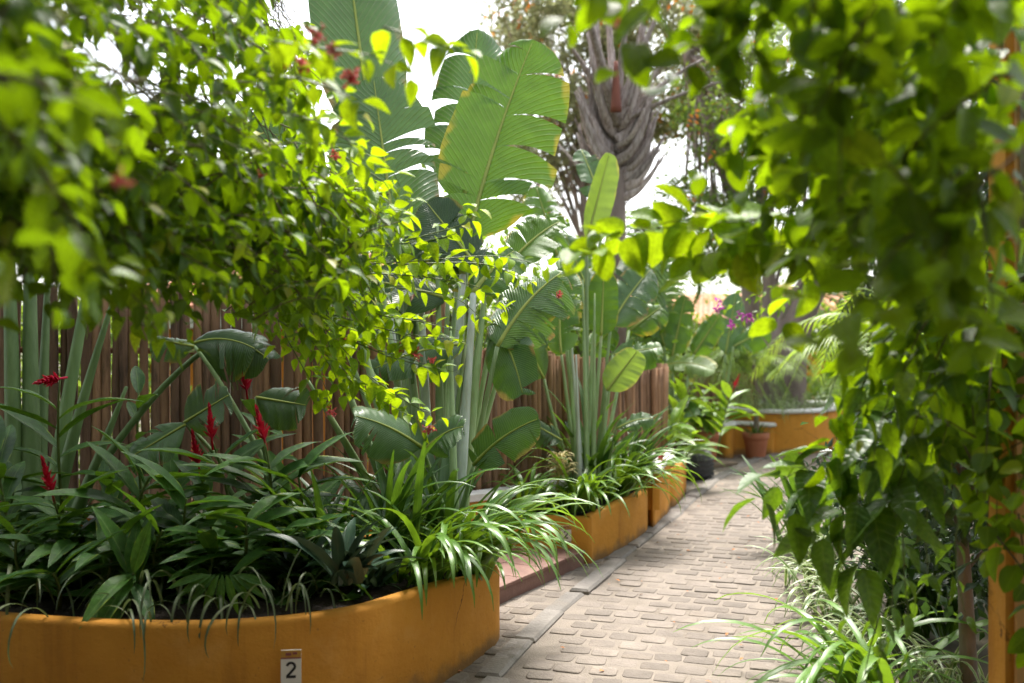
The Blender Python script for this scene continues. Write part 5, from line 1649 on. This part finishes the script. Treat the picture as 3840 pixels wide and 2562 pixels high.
# unseen creeper shoots added above the picture to shade the planter
for i in range(480):
    p = A(rg.uniform(-4.8, .3), rg.uniform(.7, 2.6), rg.uniform(2.7, 3.6))
    p[2] = max(p[2], CAM_H + .37 * p[1] + .2 + rg.random() * .5)
    shoots.append([p, p + A(.15, .05, .05), p + A(.4, .1, -.1)])
for i in range(110):
    p = A(rg.uniform(-5.0, -2.6), rg.uniform(2.2, 5.2), rg.uniform(1.9, 3.2))
    p[0] = min(p[0], -.56 * p[1] - .35)
    shoots.append([p, p + A(.15, .05, .05), p + A(.4, .1, -.1)])
S_ = lambda *q: [P(*x) for x in q]
sprays = [
    S_((1000, 850, 4.2), (1300, 880, 4.3), (1500, 830, 4.3), (1545, 760, 4.3)),
    S_((1100, 950, 4.2), (1450, 920, 4.3), (1700, 880, 4.3), (1765, 800, 4.3)),
    S_((1200, 1000, 4.2), (1550, 980, 4.3), (1850, 960, 4.4), (2050, 1000, 4.4)),
    S_((1300, 1020, 4.3), (1600, 1040, 4.4), (1800, 1080, 4.4), (1890, 1160, 4.5)),
    S_((1000, 1050, 4.2), (1250, 1130, 4.4), (1500, 1190, 4.5), (1720, 1240, 4.5)),
    S_((1050, 1100, 4.2), (1250, 1210, 4.4), (1450, 1270, 4.5), (1680, 1300, 4.5)),
    S_((1050, 1120, 4.2), (1180, 1280, 4.4), (1330, 1440, 4.5), (1500, 1540, 4.6), (1600, 1600, 4.6)),
    S_((950, 1120, 4.2), (1080, 1240, 4.4), (1180, 1370, 4.5), (1240, 1500, 4.5)),
    S_((1100, 1150, 4.3), (1300, 1260, 4.5), (1480, 1330, 4.5), (1650, 1380, 4.5)),
    S_((1100, 600, 3.6), (1300, 560, 3.7), (1450, 620, 3.8), (1500, 700, 3.8)),
    S_((1000, 150, 2.4), (1200, 180, 2.5), (1400, 210, 2.6), (1540, 280, 2.6)),
    S_((950, 280, 2.6), (1150, 300, 2.7), (1300, 360, 2.8), (1350, 430, 2.8)),
    S_((1050, 420, 2.9), (1200, 460, 3.0), (1320, 540, 3.1)),
    S_((500, 1060, 3.2), (620, 1120, 3.3), (700, 1220, 3.4)),
    S_((300, 1000, 2.8), (420, 1080, 2.9), (470, 1180, 3.0)),
    S_((1250, 700, 3.9), (1400, 720, 4.0), (1500, 800, 4.0)),
    S_((900, 1060, 4.0), (1050, 1120, 4.1), (1150, 1220, 4.2)),
    S_((1000, 1080, 4.2), (1120, 1220, 4.3), (1230, 1360, 4.4), (1290, 1480, 4.4)),
    S_((1120, 1120, 4.3), (1270, 1290, 4.4), (1400, 1430, 4.5), (1480, 1480, 4.5)),
    S_((850, 1060, 4.0), (960, 1170, 4.1), (1040, 1290, 4.2)),
    S_((1250, 1080, 4.4), (1430, 1180, 4.5), (1600, 1200, 4.5)),
    S_((120, 900, 2.2), (230, 960, 2.25), (330, 1060, 2.3)),
]
twins = []
for q in sprays:
    for k in range(1):
        j_ = rg.normal(0, .05, 3)
        twins.append([x + j_ + rg.normal(0, .02, 3) for x in q[-3:]])
for i in range(430):  # more shoots added overhead, out of view, to darken the far left
    p = A(rg.uniform(-4.8, -1.2), rg.uniform(1.6, 4.8), 0)
    p[2] = CAM_H + .37 * p[1] + .2 + rg.random() * .5
    shoots.append([p, p + A(.15, .05, .05), p + A(.4, .1, -.05)])
# the old stems that carry it, rising by the fence outside the picture
shoots_main = [[(-3.3, 4.6, .5), (-3.2, 4.3, 2.0), (-2.6, 3.6, 2.8), (-1.6, 3.2, 3.0), (-.8, 3.0, 2.95)]]
def pick_left(r, p):
    u = 1920 + p[0] / p[1] * FPX; v = 1281 - (p[2] - CAM_H) / p[1] * FPX
    return 0
fl = [(P(1190, 130, 2.5), 14, .03), (P(1250, 180, 2.5), 10, .025), (P(1320, 290, 2.6), 18, .035), (P(1130, 240, 2.6), 12, .025), (P(1060, 230, 2.6), 8, .02),
      (P(450, 660, 1.6), 8, .02), (P(1560, 1330, 4.5), 20, .04), (P(1500, 1300, 4.5), 12, .03), (P(1620, 1350, 4.5), 12, .03), (P(1240, 1540, 4.5), 16, .03), (P(1610, 1610, 4.6), 18, .035),
      (P(1255, 580, 3.6), 10, .02), (P(1300, 1270, 4.5), 10, .02), (P(1040, 1040, 4.0), 8, .02), (P(2095, 1105, 4.5), 10, .02), (P(980, 660, 3.2), 6, .02)]
v1 = vine('flowering_creeper', 'leafy creeper with small pink red flowers hanging over the top left', shoots, cre_tpl, ['creeper'], .080, .058, 18, pick_left, flowers=fl, root_at=(-3.3, 4.6, .4), fl_size=.013,
          gaps=[(390, 190, 108, 86), (540, 300, 86, 64), (850, 240, 57, 43), (610, 530, 86, 57), (1060, 20, 86, 72), (480, 40, 64, 43), (760, 330, 50, 43), (720, 70, 57, 43), (250, 90, 57, 43), (790, 560, 64, 36), (680, 360, 43, 43), (980, 480, 43, 36), (1380, 640, 43, 36)])
vine('creeper_sprays', 'tiered creeper sprays coloured lime as if lit reaching in front of the broad leaved clump', sprays + twins, cre_tpl, ['creeper_lit'], .090, .055, 19, lambda r, p: 0, stem_mat='stem', root_at=P(1000, 1000, 4.2), droop=.35)  # sprays hang in shade; their lit look is in the leaf colour
for q in shoots_main:
    mb = MB(); mb.tube(resample(q, .08), .02, 7); mb.build('main_stem', M['stem_brown'], v1)

# -- right vine
rg = np.random.default_rng(27)
vin_tpl = [leaf_tpl(1, .70, 10, 2, 'heart', .2, c, .008, seed=i) for i, c in enumerate((.15, .32, .05, .45))]
shoots = []
r1 = [(2900, -150), (3760, -150), (3740, 1000), (3480, 1050), (3290, 820), (3100, 520), (2920, 200)]
r2_ = [(3380, 850), (3760, 850), (3740, 1950), (3660, 1800), (3520, 1560), (3420, 1350), (3350, 1050)]
shoots += fill(rg, r1, 100, lambda u, v, r: r.uniform(1.8, 3.0), (-.3, .2, -.5), .32)
shoots += fill(rg, r2_, 70, lambda u, v, r: r.uniform(2.9, 4.0), (-.2, .1, -.7), .34)
shoots += fill(rg, [(2800, 400), (3050, 500), (3150, 800), (2950, 780)], 7, lambda u, v, r: r.uniform(2.3, 2.9), (-.5, .1, -.4), .3)
shoots += fill(rg, [(2250, -150), (2950, -150), (2950, 250), (2750, 120), (2350, 10)], 14, lambda u, v, r: r.uniform(1.9, 2.4), (-.5, .1, -.3), .25)
shoots += fill(rg, [(3500, 1000), (3950, 1000), (3950, 2600), (3750, 2500), (3660, 1800)], 9, lambda u, v, r: r.uniform(2.9, 3.3), (-.1, .1, -.9), .5)
for i in range(110):  # unseen shoots added overhead to shade the right vine
    p = A(rg.uniform(1.5, 3.6), rg.uniform(2.2, 5.2), 0)
    p[2] = CAM_H + .37 * p[1] + .15 + rg.random() * .5
    shoots.append([p, p + A(-.15, .05, .05), p + A(-.4, .1, -.05)])
for i in range(110):      # added above the picture, out of view, for shade
    p = A(rg.uniform(.6, 3.6), rg.uniform(.7, 1.6), 2.8)
    p[2] = max(p[2], CAM_H + .37 * p[1] + .2) + rg.random() * .5
    shoots.append([p, p + A(-.15, .05, .05), p + A(-.4, .1, -.1)])
low_tpl = [leaf_tpl(1, .48, 10, 2, 'ovate', .22, c, .010, seed=i) for i, c in enumerate((.2, .35, .12, .5))]
arch = [S_((3300, 720, 2.6), (3050, 800, 2.7), (2800, 850, 2.8), (2550, 850, 2.85), (2300, 880, 2.9), (2170, 930, 2.9)),
        S_((3250, 850, 2.6), (3000, 900, 2.7), (2750, 930, 2.75), (2600, 960, 2.8)),
        S_((3200, 900, 2.8), (3060, 1000, 2.85), (2980, 1110, 2.9), (2930, 1200, 2.9))]
fringe = [S_((3350, 1150, 3.1), (3210, 1280, 3.1), (3130, 1420, 3.1), (3100, 1560, 3.15)),
          S_((3400, 1200, 3.0), (3270, 1330, 3.05), (3230, 1480, 3.1), (3210, 1640, 3.1)),
          S_((3330, 1300, 3.1), (3230, 1450, 3.1), (3150, 1600, 3.15), (3090, 1730, 3.2)),
          S_((3450, 1300, 3.0), (3350, 1450, 3.0), (3300, 1600, 3.0), (3270, 1750, 3.05))]
fl2 = [(P(3110, 735, 2.6), 3, .02), (P(3075, 740, 2.6), 3, .02), (P(2325, 80, 2.1), 3, .015)]
v2 = vine('climbing_vine', 'heart leaved vine forming a glowing canopy over the right side', shoots, vin_tpl, ['vine'], .096, .07, 28, lambda r, p: 0, flowers=fl2, root_at=(2.0, 3.3, 0), pair=2, fl_size=.02, droop=.25, upb=.5)
vine('arching_branch', 'vine branch with leaves coloured lime as if glowing arching from the right towards the middle', arch + [[x + rg.normal(0, .03, 3) for x in q] for q in arch[:2]], vin_tpl, ['creeper_lit'], .135, .075, 29, lambda r, p: 0, root_at=P(3300, 720, 2.6), droop=.5, upb=.7,  # glow of the arch comes from the paler leaf colour
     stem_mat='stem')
vine('fringe_vine', 'lit leaves hanging along the left edge of the right hand vine', fringe, low_tpl, ['vine'], .12, .075, 30, lambda r, p: 0, root_at=P(3250, 1150, 3.1), droop=.5, upb=.7, stem_mat='stem')
for q in ([(1.75, 3.25, 0), (1.7, 3.2, 1.2), (1.75, 3.1, 2.2), (1.5, 2.8, 2.9)], [(1.95, 3.25, 0), (2.0, 3.2, 1.4), (1.9, 3.0, 2.6), (1.2, 2.6, 2.9)]):
    mb = MB(); mb.tube(resample(q, .08), .012, 7); mb.build('main_stem', M['stem_brown'], v2)

# -- lower hanging strands, larger leaves, in focus
strands = [S_((3420, 1500, 3.3), (3250, 1600, 3.3), (3080, 1720, 3.3), (2930, 1800, 3.3), (2860, 1860, 3.25)),
           S_((3400, 1620, 3.3), (3230, 1720, 3.35), (3100, 1820, 3.35), (2980, 1900, 3.3)),
           S_((3380, 1650, 3.2), (3280, 1780, 3.2), (3200, 1900, 3.2), (3150, 2020, 3.2), (3130, 2120, 3.2)),
           S_((3480, 1600, 3.2), (3400, 1720, 3.2), (3360, 1850, 3.2), (3300, 1980, 3.2)),
           S_((3380, 1300, 3.4), (3370, 1700, 3.4), (3360, 2000, 3.4), (3340, 2300, 3.4), (3290, 2500, 3.4)),
           S_((3360, 1500, 3.3), (3380, 1900, 3.3), (3400, 2250, 3.3), (3450, 2560, 3.3)),
           S_((3560, 1600, 3.4), (3500, 1800, 3.4), (3470, 1950, 3.4), (3480, 2150, 3.4))]
more_strands = [S_((3450, 1750, 3.3), (3300, 1830, 3.25), (3180, 1900, 3.2), (3080, 1990, 3.2)), S_((3350, 1560, 3.3), (3180, 1640, 3.3), (3050, 1760, 3.3)), S_((3420, 1880, 3.2), (3300, 1990, 3.2), (3230, 2100, 3.2))]
hv = vine('hanging_vine', 'large pointed vine leaves hanging low in focus on the right', strands[:4] + more_strands, low_tpl, ['vine_low'], .21, .10, 38, lambda r, p: 0, stem_mat='stem', root_at=(1.7, 3.5, 1.2), droop=.6)
thin_tpl = [leaf_tpl(1, .42, 8, 1, 'ovate', .22, c, .010, seed=i) for i, c in enumerate((.2, .35, .12))]
shs = strands[4:] + [S_((3500, 2150, 3.5), (3420, 2250, 3.5), (3300, 2290, 3.5), (3180, 2320, 3.5)), S_((3700, 2080, 3.4), (3560, 2150, 3.4), (3430, 2180, 3.4)),
                     S_((3300, 2300, 3.4), (3270, 2400, 3.4), (3240, 2540, 3.4)), S_((3600, 1900, 3.5), (3580, 2100, 3.5), (3620, 2300, 3.5)), S_((3380, 2380, 3.4), (3330, 2440, 3.4), (3290, 2540, 3.4))]
vine('trailing_vine', 'thin trailing strands with small pointed leaves below the large ones', shs, thin_tpl, ['vine_low'], .105, .105, 39, lambda r, p: 0, stem_mat='stem', root_at=(1.65, 3.5, .9), droop=.55)
# purple bougainvillea sprig beyond the arch
bs = [S_((3000, 1080, 9), (2880, 1150, 9), (2790, 1200, 9), (2720, 1250, 9)), S_((2960, 1120, 9), (2880, 1200, 9), (2830, 1260, 9)), S_((2900, 1080, 9), (2780, 1130, 9), (2690, 1170, 9))]
vine('purple_sprig', 'small leaved sprig with magenta bracts hanging before the leaning trunk', bs, cre_tpl, ['bush'], .075, .07, 41, lambda r, p: 0, root_at=P(3000, 1080, 9), fl_mat='magenta',
     flowers=[(P(2815, 1190, 8.95), 6, .05), (P(2740, 1220, 8.95), 5, .05), (P(2690, 1130, 8.95), 3, .04), (P(2780, 1180, 8.95), 4, .05), (P(2700, 1160, 8.9), 4, .04)], fl_size=.035)

# ------------------------------------------------------------------ litter on the paving
rg = np.random.default_rng(61)
lit = []
for i in range(170):
    s = 4 + rg.random() ** .7 * 10
    p, t, nn = edge_at(s)
    q = p + nn * rg.uniform(-.5, 1.3); q[2] = .014
    y = A(math.cos(rg.uniform(0, 6.28)), math.sin(rg.uniform(0, 6.28)), 0)
    lit.append((frame(y, UP + rg.normal(0, .15, 3)), q, rg.uniform(.015, .04)))
o = cloud('fallen_leaves', small_leaf, M['litter_orange'], lit)
o['label'] = 'scattered orange brown fallen petals and leaves on the paving'
o['category'] = 'litter'
